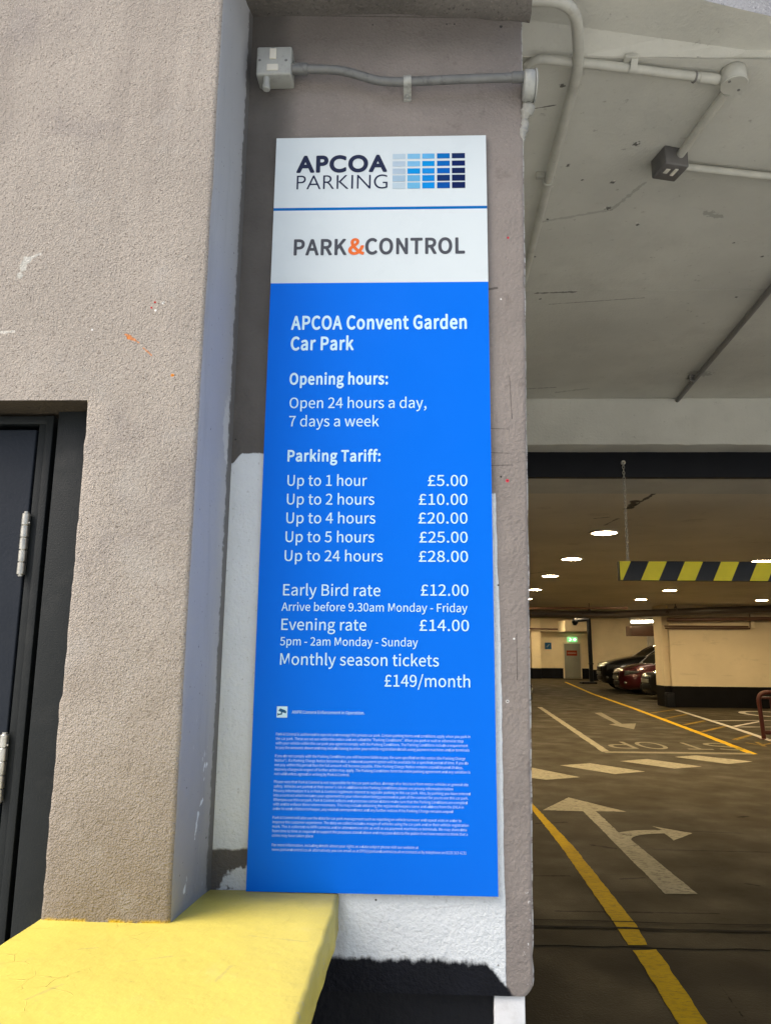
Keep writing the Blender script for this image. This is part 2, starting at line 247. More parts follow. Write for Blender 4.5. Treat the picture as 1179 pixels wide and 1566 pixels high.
GLYPHS = '''A~829~5,0 132,0 229,306 595,306 690,0 824,0 484,1000 344,1000;261,405 310,559 336,643 361,727 385,811 409,898 415,898 439,812 464,727 489,644 516,559 563,405
B~896~138,0 456,0 609,18 729,73 807,165 835,293 820,385 778,455 713,504 632,532 632,539 694,571 740,621 768,684 778,756 752,868 681,944 573,987 434,1000 138,1000;263,576 263,900 417,900 521,892 594,864 639,814 653,739 640,671 597,619 522,587 412,576;263,101 263,477 438,477 555,467 640,434 693,378 711,297 692,210 639,149 553,113 438,101
C~870~514,-18 606,-8 687,20 758,65 821,126 752,206 702,158 648,123 587,100 520,93 391,121 293,203 230,333 209,503 231,672 296,799 395,879 524,907 585,900 638,881 686,851 729,813 797,895 747,941 684,980 609,1008 523,1018 346,982 206,880 113,717 79,499 112,282 203,119 341,17
D~939~138,0 393,0 593,34 739,133 828,291 858,503 828,716 738,871 590,967 387,1000 138,1000;263,104 263,898 377,898 531,872 641,796 707,672 729,503 707,334 641,209 531,131 377,104
E~804~138,0 729,0 729,108 263,108 263,472 643,472 643,580 263,580 263,894 714,894 714,1000 138,1000
F~753~138,0 263,0 263,449 645,449 645,555 263,555 263,894 714,894 714,1000 138,1000
G~940~531,-18 626,-9 711,15 783,52 839,98 839,518 510,518 510,413 723,413 723,151 688,127 645,108 595,97 543,93 400,121 296,203 231,333 209,503 232,672 299,799 404,879 542,907 610,900 668,880 716,850 757,813 825,895 776,939 712,979 633,1007 538,1018 354,982 209,880 114,717 79,499 113,282 206,119 349,17
H~993~138,0 263,0 263,472 730,472 730,0 857,0 857,1000 730,1000 730,581 263,581 263,1000 138,1000
I~400~138,0 263,0 263,1000 138,1000
J~730~323,-18 449,7 534,73 583,172 599,293 599,1000 472,1000 472,306 462,208 432,142 382,105 311,93 260,99 214,119 174,154 138,206 48,141 98,72 160,23 235,-8
K~881~138,0 263,0 263,317 435,521 735,0 876,0 514,621 828,1000 685,1000 266,498 263,498 263,1000 138,1000
L~741~138,0 701,0 701,108 263,108 263,1000 138,1000
M~1108~138,0 251,0 251,554 250,624 246,701 241,778 235,849 240,849 321,621 510,101 595,101 783,621 864,849 869,849 864,778 858,701 854,624 853,554 853,0 970,0 970,1000 819,1000 628,465 611,414 594,361 577,309 558,256 553,256 535,309 517,361 499,414 480,465 289,1000 138,1000
N~986~138,0 256,0 256,525 255,604 251,683 246,761 241,838 247,838 355,632 719,0 849,0 849,1000 729,1000 729,480 730,401 734,320 740,241 746,164 739,164 632,370 266,1000 138,1000
O~1012~506,-18 679,19 814,123 902,287 933,503 902,719 814,881 679,982 506,1018 334,982 198,881 111,719 79,503 111,287 198,123 334,19;506,93 384,122 290,204 230,334 209,503 230,672 290,799 384,879 506,907 629,879 722,799 782,672 804,503 782,334 722,204 629,122
P~864~138,0 263,0 263,398 428,398 579,417 695,473 770,569 797,707 770,845 694,935 576,985 423,1000 138,1000;263,501 263,898 407,898 522,888 605,857 655,798 671,707 655,614 608,550 527,513 412,501
R~866~263,525 263,898 431,898 535,888 611,858 658,803 674,720 658,635 611,574 535,537 431,525;686,0 828,0 574,438 667,474 738,533 783,615 799,720 773,852 701,938 591,985 450,1000 138,1000 138,0 263,0 263,424 443,424
S~813~415,-18 556,4 663,65 731,155 754,266 739,363 695,437 630,491 548,533 407,595 348,621 294,654 255,700 240,763 253,823 291,868 350,897 427,907 493,901 553,882 606,853 655,814 720,895 662,945 592,983 513,1009 427,1018 301,998 201,943 136,859 112,753 131,657 179,585 244,533 315,497 458,434 525,403 578,367 613,321 626,255 612,189 571,138 505,105 416,93 339,102 266,127 199,166 141,217 65,130 136,69 219,22 312,-7
T~817~345,0 472,0 472,894 775,894 775,1000 42,1000 42,894 345,894
U~984~492,-18 634,4 748,77 824,210 851,412 851,1000 730,1000 730,409 711,259 661,161 585,108 492,93 401,108 327,161 277,259 259,409 259,1000 134,1000 134,412 161,210 236,77 350,4
V~784~321,0 467,0 784,1000 656,1000 495,458 471,374 448,293 425,213 398,128 393,128 367,213 343,293 320,374 296,458 134,1000 1,1000
W~1198~247,0 397,0 546,603 558,661 571,718 584,774 596,831 602,831 614,774 626,718 638,661 651,603 802,0 955,0 1161,1000 1041,1000 933,456 920,375 906,294 892,213 879,131 870,131 852,213 835,294 817,375 799,456 660,1000 544,1000 407,456 388,375 370,294 352,213 336,131 330,131 315,213 300,294 285,375 270,456 165,1000 35,1000
X~782~23,0 157,0 300,270 320,308 339,347 360,388 381,432 386,432 472,270 621,0 760,0 467,510 739,1000 607,1000 473,745 456,711 439,676 422,639 402,598 397,598 374,639 355,676 337,711 318,745 181,1000 42,1000 315,517
Y~724~299,0 424,0 424,387 726,1000 595,1000 467,718 443,663 418,608 392,554 366,498 360,498 334,554 310,608 286,663 262,718 132,1000 -1,1000 299,387
Z~823~68,0 759,0 759,108 224,108 752,925 752,1000 116,1000 116,894 596,894 68,76
a~768~296,-18 363,-9 427,13 486,47 542,89 546,89 557,0 659,0 659,456 644,581 599,677 519,738 402,760 316,751 237,728 169,697 112,663 160,577 207,606 261,631 319,649 382,656 457,640 504,599 528,539 535,469 331,434 189,378 107,299 80,192 97,103 142,37 210,-4;332,83 280,90 238,110 211,147 201,201 218,266 274,318 377,358 535,386 535,180 482,138 433,108 383,89
b~843~452,-18 573,9 676,87 747,212 774,382 754,538 698,657 605,733 479,760 417,752 357,730 299,697 246,656 251,789 251,1086 126,1086 126,0 225,0 236,76 241,76 292,37 345,7 399,-11;431,87 391,91 347,104 299,128 251,164 251,554 302,597 352,629 401,648 447,655 538,635 599,580 633,493 644,381 628,258 584,165 516,107
c~696~417,-18 483,-11 546,7 604,36 658,75 603,160 566,131 524,107 478,92 428,86 335,106 263,164 216,253 199,370 217,486 265,576 339,634 432,655 474,650 512,637 547,617 580,591 643,673 601,706 552,734 494,753 427,760 291,734 177,657 100,535 71,370 97,206 171,84 280,8
d~846~378,-18 442,-9 502,13 556,47 603,87 607,87 618,0 720,0 720,1086 595,1086 595,801 602,674 554,710 505,737 453,754 393,760 271,733 169,655 99,532 72,370 94,205 156,83 252,8;405,87 319,107 254,162 214,251 201,371 217,487 263,576 331,634 415,655 460,651 505,637 549,613 595,577 595,188 549,144 503,112 455,93
e~756~426,-18 497,-12 560,4 617,28 668,57 625,141 582,116 538,97 491,86 439,82 343,100 267,152 216,234 194,341 693,341 698,412 679,556 622,665 529,735 402,760 279,733 173,655 99,533 71,370 99,206 174,84 287,8;192,430 217,528 265,600 330,645 405,660 483,645 541,601 577,529 589,430
f~443~45,640 146,640 146,0 270,0 270,640 427,640 427,741 270,741 270,858 277,921 296,967 329,995 375,1004 395,1003 416,999 438,993 458,984 486,1080 458,1090 428,1097 396,1102 362,1104 266,1087 198,1038 159,961 146,859 146,741 45,734
g~769~375,-341 530,-320 649,-264 724,-183 750,-85 734,-5 685,49 605,81 492,91 347,91 284,97 244,114 223,140 217,172 221,200 231,223 246,243 265,261 291,250 318,241 346,236 374,235 481,253 567,304 624,385 645,492 641,539 629,580 610,616 585,645 737,645 737,741 479,741 457,748 432,754 404,758 374,760 268,741 180,688 119,605 97,495 105,432 127,377 158,331 194,296 194,291 164,266 138,234 119,196 112,153 117,112 131,79 152,52 179,31 179,25 132,-10 98,-51 77,-96 70,-143 92,-228 155,-290 251,-328;374,319 314,332 264,367 230,422 217,495 229,568 263,623 313,657 374,668 436,657 486,623 520,568 532,495 519,422 485,367 435,332;393,-255 302,-246 235,-220 193,-179 179,-126 183,-93 196,-61 220,-30 254,0 279,-5 304,-9 327,-10 349,-11 477,-11 542,-16 589,-32 618,-61 628,-105 611,-161 564,-209 490,-242
h~828~126,0 251,0 251,538 303,587 351,622 400,644 453,651 516,639 560,604 585,543 593,453 593,0 718,0 718,469 704,594 663,685 592,741 491,760 420,750 356,723 299,684 246,636 251,789 251,1086 126,1086
i~375~126,0 251,0 251,741 126,741;188,894 222,899 248,916 265,943 271,977 265,1010 248,1035 222,1051 188,1057 155,1051 129,1035 112,1010 106,977 112,943 129,916 155,899
j~375~48,-330 142,-313 205,-264 240,-187 251,-85 251,741 127,741 127,-85 123,-145 109,-191 81,-220 35,-231 16,-229 -3,-226 -20,-222 -35,-217 -60,-311 -38,-319 -13,-325 16,-329;188,894 221,899 248,916 265,943 271,977 265,1010 248,1035 221,1051 188,1057 155,1051 128,1035 111,1010 105,977 111,943 128,916 155,899
k~753~126,0 248,0 248,195 387,357 604,0 739,0 460,442 707,741 568,741 254,351 248,351 248,1086 126,1086
l~387~256,-18 280,-17 299,-14 315,-11 329,-7 311,89 285,86 272,89 261,98 254,115 251,139 251,1086 126,1086 126,147 133,77 156,25 197,-7
m~1263~126,0 251,0 251,538 300,587 348,623 393,644 437,651 498,639 541,604 566,543 574,453 574,0 698,0 698,538 749,587 797,623 842,644 885,651 947,639 990,604 1015,543 1023,453 1023,0 1147,0 1147,469 1134,594 1092,685 1022,741 924,760 858,749 796,720 736,675 678,618 650,677 607,722 549,750 473,760 409,750 349,723 294,683 243,633 240,633 228,741 126,741
n~832~126,0 251,0 251,538 303,587 351,622 400,644 453,651 516,639 560,604 585,543 593,453 593,0 718,0 718,469 704,594 663,685 592,741 491,760 420,750 355,723 297,683 243,633 240,633 228,741 126,741
o~827~413,-18 543,8 653,84 728,206 756,370 728,535 653,657 543,734 413,760 283,734 174,657 99,535 71,370 99,206 174,84 283,8;413,86 326,106 258,164 215,253 199,370 215,486 258,576 326,634 413,655 501,634 569,576 613,486 629,370 613,253 569,164 501,106
p~846~126,-312 251,-312 251,-61 247,68 298,31 349,4 401,-12 452,-18 573,9 676,87 747,212 774,382 754,538 698,657 605,733 479,760 415,751 354,728 296,695 243,655 240,655 228,741 126,741;431,87 391,91 347,104 300,128 251,164 251,554 303,597 353,629 401,648 447,655 538,635 599,580 633,493 644,381 628,258 584,165 516,107
q~846~595,-312 720,-312 720,741 621,741 608,671 606,671 557,709 508,737 454,754 393,760 271,733 169,655 99,532 72,370 94,205 156,83 252,8 378,-18 441,-10 499,12 553,45 602,86 595,-49;405,87 319,107 254,162 214,251 201,371 217,487 263,576 331,634 415,655 460,651 505,637 549,613 595,577 595,188 549,144 503,112 455,93
r~529~126,0 251,0 251,476 292,556 339,609 389,639 437,648 458,647 475,645 492,641 509,636 532,744 515,751 496,756 476,759 453,760 393,749 337,718 286,670 243,606 240,606 228,741 126,741
s~638~319,-18 435,0 519,47 571,117 588,202 568,291 516,352 444,394 363,427 303,451 252,477 217,510 203,555 212,597 237,631 280,654 341,663 388,658 431,644 471,623 509,598 569,675 522,708 468,735 406,753 340,760 231,744 151,699 102,632 85,550 104,468 153,409 223,367 300,336 361,312 415,282 454,244 469,195 460,150 433,113 388,88 323,79 261,86 205,104 153,132 104,168 44,85 101,44 168,11 242,-10
t~514~357,-18 393,-15 428,-9 462,0 495,10 471,104 451,96 429,89 407,85 386,83 332,93 297,120 277,165 271,225 271,640 473,640 473,741 271,741 271,950 168,950 154,741 37,734 37,640 147,640 147,229 158,128 194,50 258,0
u~828~342,-18 413,-8 476,19 533,61 587,116 591,116 600,0 704,0 704,741 580,741 580,216 529,159 482,120 433,97 379,90 316,101 273,137 248,198 240,286 240,741 115,741 115,271 128,146 170,56 241,1
v~711~285,0 431,0 693,741 570,741 430,319 413,265 396,210 378,155 362,101 355,101 286,319 147,741 18,741
w~1094~243,0 387,0 492,397 506,450 519,503 531,557 543,613 550,613 562,557 575,504 587,452 600,400 707,0 858,0 1059,741 939,741 831,312 819,260 808,208 797,157 786,106 779,106 727,312 611,741 490,741 374,312 361,260 348,208 336,157 325,106 318,106 274,312 164,741 37,741
x~679~20,0 151,0 251,173 270,207 289,240 307,273 326,306 333,306 354,273 375,240 394,207 413,173 523,0 659,0 415,374 640,741 510,741 419,578 353,454 347,454 328,486 309,516 291,547 274,578 175,741 40,741 265,386
y~711~138,-319 236,-299 312,-245 370,-164 415,-63 693,741 572,741 438,330 378,120 371,120 352,173 333,227 315,279 297,330 147,741 18,741 315,-1 299,-57 271,-121 235,-171 189,-205 132,-217 117,-216 102,-213 87,-209 75,-205 50,-304 69,-311 90,-315 113,-318
z~648~48,0 608,0 608,101 205,101 596,674 596,741 90,741 90,640 438,640 48,67
0~757~379,-18 508,15 606,112 668,275 690,503 668,730 606,891 508,986 379,1018 250,986 152,891 90,730 68,503 90,275 152,112 250,15;379,83 302,108 241,183 202,314 188,503 202,692 241,821 302,896 379,920 457,896 517,821 556,692 570,503 556,314 517,183 457,108
1~757~120,0 668,0 668,104 468,104 468,1000 372,1000 329,978 282,959 227,943 165,929 165,850 344,850 344,104 120,104
2~757~60,0 689,0 689,108 412,108 372,107 331,105 289,101 248,98 409,262 533,420 613,573 641,724 621,845 562,938 470,997 349,1018 261,1007 185,978 117,932 55,872 127,801 171,847 221,884 275,908 334,917 415,902 473,861 507,798 518,719 491,584 407,435 264,266 60,74
3~757~359,-18 485,2 587,58 656,147 681,267 664,361 619,435 552,489 469,521 469,528 542,564 598,616 634,685 647,768 625,874 564,952 472,1001 355,1018 273,1009 201,984 135,946 76,899 143,820 189,859 238,890 292,910 351,917 421,905 475,873 508,824 520,759 506,683 459,623 374,582 243,568 243,472 389,458 485,417 538,354 554,271 539,194 497,136 433,99 351,86 273,95 207,121 151,157 104,201 40,120 95,68 165,24 253,-6
4~757~464,0 581,0 581,276 715,276 715,375 581,375 581,1000 443,1000 27,357 27,276 464,276;464,375 157,375 385,716 406,753 427,790 446,827 465,864 471,864 468,821 466,772 465,724 464,682
5~757~357,-18 479,5 584,72 657,179 685,325 661,468 596,567 500,625 383,644 341,641 303,633 267,621 233,604 259,894 636,894 636,1000 150,1000 117,533 184,491 225,516 264,535 304,546 351,550 436,534 501,490 543,418 558,322 541,224 496,149 428,102 345,86 266,95 200,120 145,155 100,196 37,115 94,66 164,23 251,-6
6~757~411,-18 521,6 613,72 675,174 698,307 679,445 623,543 535,601 420,621 361,613 301,589 244,551 194,501 217,696 273,824 353,894 452,915 496,910 539,895 577,871 610,839 681,915 635,957 581,989 519,1010 446,1018 307,988 189,894 107,727 76,477 102,261 172,106 278,13;196,401 247,460 300,499 351,521 400,528 479,512 535,468 569,398 580,307 567,214 531,143 477,97 411,80 326,101 262,163 218,264
7~757~270,0 400,0 419,268 465,497 551,709 693,925 693,1000 67,1000 67,894 553,894 428,692 344,487 294,261
8~757~382,-18 510,2 608,57 672,139 694,240 680,332 643,405 590,460 527,503 527,510 572,553 615,609 647,676 659,752 640,858 586,941 500,996 385,1015 276,997 189,945 131,865 111,761 121,688 151,626 194,573 246,531 246,525 178,480 120,418 78,341 63,248 87,142 153,57 254,2;450,543 365,580 292,625 242,684 224,761 236,827 269,878 319,911 383,922 455,909 508,871 541,815 553,745 546,691 526,639 494,589;383,75 300,89 233,127 189,186 173,259 183,328 212,389 256,442 311,486 412,443 497,394 554,331 576,244 562,176 523,122 462,87
9~757~321,-18 456,13 572,111 653,284 683,543 658,751 587,900 480,988 347,1018 236,994 145,929 83,826 60,693 80,557 135,459 222,399 336,379 398,388 459,412 516,451 566,501 541,305 486,177 408,107 317,86 269,91 224,106 183,130 147,162 79,85 125,44 180,11 245,-10;565,606 513,545 460,503 407,479 356,472 278,488 222,532 189,602 177,693 190,787 226,859 280,905 348,921 433,901 499,841 543,742
£~757~80,435 233,435 237,414 240,393 242,372 243,351 232,267 202,192 151,127 82,76 82,0 690,0 690,108 262,108 262,113 302,161 331,214 349,276 355,349 354,372 353,393 350,414 347,435 572,435 572,520 327,520 314,567 302,614 294,660 291,707 302,780 335,837 388,874 461,887 509,881 550,864 585,839 617,806 689,876 645,922 591,958 528,982 453,990 337,971 248,916 191,828 171,712 174,663 183,615 196,568 210,520 183,520 80,514
&~928~353,-18 437,-10 513,13 580,50 641,97 702,57 761,25 817,0 872,-18 905,86 861,100 815,121 767,148 718,181 773,262 820,349 860,442 892,539 776,539 750,456 717,379 679,309 636,244 566,306 498,375 436,449 382,525 464,587 536,654 588,731 607,821 594,901 555,963 494,1003 411,1018 317,1000 244,950 198,876 181,783 186,727 199,669 219,609 247,548 172,492 109,428 65,351 49,259 71,148 134,60 230,3;559,162 515,129 468,104 419,88 368,82 290,95 227,132 186,190 171,266 180,321 207,372 248,418 297,461 354,381 418,304 487,230;336,607 315,653 300,698 291,742 288,784 297,842 321,888 360,919 412,930 455,921 484,896 501,861 506,819 492,757 455,703 401,654
.~379~190,-18 224,-11 253,8 273,38 280,76 273,115 253,146 224,165 190,172 154,165 126,146 107,115 100,76 107,38 126,8 154,-11
,~379~102,-259 185,-211 248,-146 288,-67 302,26 294,87 274,133 240,162 196,172 160,166 130,149 110,121 102,85 110,48 130,20 159,3 194,-3 209,-1 199,-59 172,-110 129,-153 72,-186
:~379~190,532 224,539 253,558 273,588 280,628 273,666 253,696 224,716 190,723 154,716 126,696 107,666 100,628 107,588 126,558 154,539;190,-18 224,-11 253,8 273,38 280,76 273,115 253,146 224,165 190,172 154,165 126,146 107,115 100,76 107,38 126,8 154,-11
/~535~15,-244 106,-244 514,1083 424,1083
-~473~63,334 412,334 412,430 63,430
'~379~150,659 228,659 251,913 254,1052 123,1052 126,913
"~647~150,659 228,659 251,913 254,1052 123,1052 126,913;419,659 494,659 520,913 523,1052 390,1052 393,913
(~461~326,-267 402,-233 326,-81 272,81 240,251 229,424 240,597 272,766 326,928 402,1080 326,1116 242,959 179,794 139,616 126,424 139,231 179,54 242,-111
)~461~135,-267 219,-111 282,54 322,231 336,424 322,616 282,794 219,959 135,1116 57,1080 134,928 189,766 222,597 233,424 222,251 189,81 134,-81 57,-233
@~1291~613,-236 690,-231 764,-217 835,-193 903,-158 869,-85 815,-112 756,-134 691,-148 622,-153 442,-122 298,-31 202,115 168,314 213,556 333,741 504,860 703,902 886,870 1018,781 1098,646 1126,475 1107,343 1059,244 993,181 920,160 867,171 835,204 825,260 836,340 896,644 814,644 797,581 794,581 770,614 742,638 709,652 673,656 551,624 458,540 399,426 378,303 392,210 431,142 490,100 562,86 613,94 662,116 707,150 748,191 752,191 769,140 803,104 850,82 909,75 1014,101 1112,178 1185,305 1213,480 1178,686 1078,845 920,948 714,985 470,937 267,800 128,587 76,310 118,74 233,-97 403,-201;587,172 544,180 510,204 487,247 479,310 492,399 531,483 592,545 673,569 702,566 727,555 749,535 771,505 729,263 690,222 653,194 619,177
 ~306~
B:~453~188,769 128,753 86,717 69,692 62,672 56,648 55,618 69,562 86,538 102,520 132,500 192,486 222,492 252,504 298,545 311,568 323,602 325,638 322,658 306,698 268,740 238,758;162,214 122,198 72,148 56,98 55,57 72,8 105,-32 132,-50 192,-64 222,-58 252,-46 298,-5 311,18 323,53 325,88 318,118 306,148 262,194 248,203 212,214
BA~903~478,1045 348,1044 322,1034 300,1007 -37,13 -38,-3 -33,-17 -20,-32 -8,-40 18,-45 128,-45 152,-38 165,-27 178,-3 257,248 266,258 278,260 558,258 568,243 647,-7 665,-32 698,-45 818,-45 848,-34 865,-12 868,3 863,23 528,1007 507,1034;412,723 419,717 428,695 497,473 498,458 492,452 482,450 332,451 326,458 327,468 400,702 408,720
BC~944~712,1016 662,1038 612,1053 522,1064 458,1059 428,1053 378,1040 312,1016 258,983 202,939 156,888 106,813 87,773 67,717 52,668 41,602 35,548 35,448 51,338 77,248 106,182 137,132 162,100 218,45 252,17 298,-11 378,-43 448,-59 518,-64 582,-59 658,-40 728,-9 769,18 800,43 848,90 862,113 863,132 854,152 785,233 772,243 758,248 742,246 728,239 698,211 648,174 582,146 558,140 482,140 412,161 355,198 317,248 294,288 277,332 261,408 255,452 255,558 276,662 297,717 317,753 338,780 368,809 395,828 442,849 488,860 558,860 598,850 632,834 659,818 707,778 728,772 755,783 818,852 833,872 838,888 838,902 832,918 788,964 758,988
BG~1014~818,22 874,73 885,103 885,508 880,532 868,550 852,560 832,565 522,565 498,560 478,545 465,513 465,428 470,402 482,385 498,375 518,370 668,369 678,363 680,353 680,188 675,172 648,157 588,141 507,140 445,152 392,177 350,208 307,268 280,328 261,408 255,452 255,558 267,628 282,678 302,722 328,764 352,790 372,808 412,833 448,848 498,859 582,859 638,844 678,823 732,780 752,772 762,772 778,777 790,788 859,868 869,892 863,918 838,945 802,974 748,1011 712,1028 668,1043 602,1059 542,1064 468,1059 382,1038 295,1002 262,982 208,939 147,872 117,828 84,763 52,662 35,552 35,448 41,393 62,298 82,238 107,182 148,121 192,70 252,21 328,-21 408,-48 462,-59 532,-64 632,-54 678,-43 748,-18
BO~1086~507,-63 578,-58 638,-43 702,-19 768,21 798,45 844,93 873,128 903,178 938,258 964,353 975,418 975,473 980,503 975,532 974,592 964,658 948,717 914,808 864,888 825,932 778,974 712,1016 622,1048 572,1059 507,1063 432,1058 372,1043 312,1021 278,1003 226,967 162,905 137,872 112,833 75,753 46,643 35,542 35,442 52,332 75,253 94,208 127,148 156,108 192,65 238,26 302,-16 362,-40 412,-53 448,-60;472,140 428,152 372,182 336,218 306,263 280,322 266,378 255,448 255,558 266,628 282,688 307,742 345,798 392,833 438,852 472,860 538,860 592,846 644,818 674,788 714,727 735,672 749,618 760,508 755,432 743,363 723,298 703,258 665,202 618,167 578,150 538,140
BP~937~122,-38 148,-45 262,-44 288,-34 303,-17 310,13 310,332 312,348 317,353 498,356 578,371 642,392 682,412 725,442 779,498 801,532 828,600 839,652 840,758 833,793 808,868 783,908 728,964 688,991 662,1003 588,1028 482,1045 148,1045 122,1038 102,1018 95,982 95,13 102,-17;317,548 311,558 310,578 310,838 317,852 398,855 512,844 562,829 582,818 598,805 619,763 625,732 625,682 615,633 590,592 548,567 488,551 438,545
BT~891~352,-45 472,-43 488,-38 500,-27 508,-17 514,3 517,842 522,848 532,850 768,850 798,861 813,878 819,898 820,992 809,1022 788,1040 758,1045 52,1045 22,1038 8,1025 0,1013 -5,987 -4,898 6,872 22,857 52,850 282,850 292,848 298,842 300,8 305,-12 315,-27 328,-38
Ba~842~682,-34 698,-17 705,8 705,488 693,568 670,643 648,682 629,708 588,748 552,771 512,788 438,804 372,805 298,793 218,768 140,732 88,699 76,688 69,672 67,662 70,648 117,562 142,540 162,536 182,540 262,584 302,599 352,610 402,610 442,598 458,585 475,558 484,523 482,513 472,506 392,494 308,473 192,431 148,403 112,374 81,338 61,308 47,268 36,213 35,167 57,83 67,62 96,23 141,-17 182,-41 248,-59 292,-64 348,-59 372,-53 432,-33 502,2 510,-3 530,-32 558,-44 652,-45;488,328 490,208 486,198 472,185 408,146 362,131 302,131 272,141 259,152 247,182 246,213 256,243 272,263 308,286 362,308 472,332 482,332
Bd~919~732,1125 708,1130 598,1129 572,1119 557,1102 550,1073 548,776 538,772 482,793 418,805 372,805 332,799 278,783 216,753 158,705 112,652 89,618 67,572 41,493 31,438 26,373 36,258 52,192 81,118 121,57 176,3 208,-18 248,-38 322,-59 382,-64 428,-59 468,-48 502,-36 562,-5 572,-7 602,-38 632,-45 722,-43 742,-34 760,-12 765,18 765,1073 758,1103 745,1118;468,603 512,583 542,563 549,552 549,208 538,191 472,147 438,136 372,136 342,146 307,167 282,202 267,233 251,298 245,342 245,393 256,458 267,493 287,532 302,555 328,578 368,601 402,609 432,610
Be~829~432,805 378,805 342,799 271,778 207,742 175,717 135,678 87,612 62,558 36,473 25,378 31,292 42,238 60,182 87,128 138,60 168,31 212,-3 268,-31 342,-54 428,-64 488,-59 542,-48 602,-28 672,7 700,28 711,48 713,62 699,98 664,157 648,174 628,183 602,178 542,147 488,131 442,126 398,131 368,139 322,162 291,192 259,248 250,288 253,292 268,295 698,297 718,306 735,328 745,402 739,488 723,562 699,628 662,684 612,734 558,771 498,793;251,483 255,503 267,528 288,559 305,578 352,606 398,615 428,614 452,608 498,584 526,538 539,493 538,482 522,475 268,475 258,476
Bf~517~148,-44 272,-43 298,-30 308,-17 313,-3 316,582 318,588 328,594 418,595 442,602 463,622 470,658 470,732 459,763 442,778 422,784 322,788 315,803 316,882 324,922 334,942 348,953 368,959 388,959 458,941 482,951 498,967 523,1047 528,1082 519,1102 502,1119 452,1138 382,1150 348,1150 308,1144 238,1123 180,1082 144,1038 127,1002 112,958 100,888 98,791 82,781 48,779 28,773 11,758 2,737 0,648 8,622 20,608 32,600 52,595 88,594 98,588 99,582 100,8 105,-12 115,-27 128,-38
Bg~843~753,778 722,785 492,785 412,804 338,804 272,788 202,760 165,732 112,680 94,652 77,618 62,572 50,493 57,442 77,378 92,348 126,298 124,288 97,253 84,228 72,192 65,157 73,103 86,68 104,38 106,28 58,-32 42,-62 26,-117 25,-167 42,-227 67,-267 105,-308 138,-331 182,-353 228,-368 312,-384 432,-385 498,-374 572,-353 648,-318 695,-282 738,-240 761,-208 778,-172 793,-117 794,-52 778,3 763,33 714,83 662,110 622,123 562,134 342,135 298,141 270,152 263,172 267,192 278,203 348,190 408,190 462,201 512,217 574,253 624,302 663,363 689,452 690,523 675,592 682,599 732,601 752,607 769,622 778,643 779,737 769,763;392,366 362,365 332,372 300,393 272,438 266,458 263,493 267,538 291,588 308,603 332,616 372,624 412,618 452,594 476,558 485,523 484,462 468,418 442,387;579,-87 579,-122 557,-157 538,-173 507,-189 458,-204 418,-210 368,-210 298,-198 248,-174 226,-142 225,-112 231,-92 248,-65 268,-51 308,-55 502,-56 558,-67 572,-76
Bh~902~112,1125 100,1118 88,1103 80,1073 80,18 87,-17 100,-32 112,-40 152,-45 248,-44 272,-34 288,-17 295,13 296,518 305,532 338,559 382,589 428,604 462,605 498,598 518,585 536,552 544,518 550,462 550,13 555,-12 572,-34 598,-44 712,-45 738,-38 758,-18 765,8 765,458 760,488 759,542 749,598 733,648 712,690 702,705 655,753 628,773 578,793 528,804 462,805 412,794 372,781 308,746 299,747 295,768 295,1073 288,1102 272,1119 248,1129 138,1130
Bi~449~313,1007 298,1043 258,1083 218,1099 162,1099 122,1085 88,1054 74,1033 67,1013 61,987 61,962 77,912 122,868 162,851 212,851 242,860 262,872 288,895 300,912 314,952;128,-44 252,-43 268,-38 280,-27 288,-17 294,3 295,732 290,753 280,768 268,778 248,784 122,783 108,778 95,768 87,758 81,737 80,8 85,-12 95,-27 108,-38
Bk~827~112,1125 100,1118 88,1103 80,1073 80,18 87,-17 107,-37 132,-45 248,-44 268,-38 280,-27 290,-12 295,8 296,178 316,208 378,275 385,273 393,263 557,-7 582,-34 602,-43 618,-45 732,-45 758,-38 774,-22 781,-7 783,8 778,23 537,402 518,438 521,448 541,473 739,712 748,737 743,758 723,778 698,785 572,785 548,778 521,753 324,508 308,488 299,488 295,513 293,1088 288,1102 278,1115 268,1123 248,1129 138,1130
Bn~906~742,-34 758,-17 765,8 765,462 760,488 759,542 748,602 731,652 704,702 650,758 628,773 578,793 528,804 462,805 408,793 358,774 282,731 278,733 260,768 248,778 232,783 132,785 102,774 87,758 80,727 80,13 82,-3 91,-22 108,-38 128,-44 238,-45 268,-38 288,-17 295,13 296,518 305,532 338,559 382,589 428,604 462,605 498,598 518,585 536,552 544,518 550,462 550,13 555,-12 572,-34 598,-44 712,-45
Bo~900~388,805 322,793 240,763 208,743 178,719 121,662 87,612 71,582 43,508 31,448 25,358 31,292 41,243 62,178 87,128 128,70 176,23 228,-13 258,-29 352,-58 412,-63 498,-53 572,-28 608,-8 648,21 709,83 743,132 759,162 783,233 800,322 800,412 784,503 759,578 738,618 709,658 648,720 598,756 532,785 442,804;408,610 428,609 472,598 493,588 523,562 553,518 563,493 579,432 585,378 579,308 569,263 556,228 538,197 518,171 482,147 452,137 412,131 372,137 348,146 318,166 296,188 262,253 251,292 245,338 245,408 252,448 264,493 292,548 320,578 335,588 368,603
Bp~919~108,-348 132,-355 248,-354 272,-344 288,-328 295,-302 295,-42 297,-32 302,-27 382,-53 448,-64 502,-59 562,-43 602,-26 655,8 724,78 766,143 793,213 815,308 820,398 814,468 803,528 775,612 748,663 722,695 678,739 618,776 542,799 502,805 458,805 418,798 368,783 282,741 272,747 252,774 222,785 128,784 102,774 87,758 80,722 80,-298 87,-327;398,136 368,144 318,169 302,181 296,192 296,528 301,538 316,552 382,594 432,609 468,609 502,601 522,593 542,578 560,558 576,528 594,458 600,408 594,318 588,282 571,233 555,202 532,172 498,149 468,137
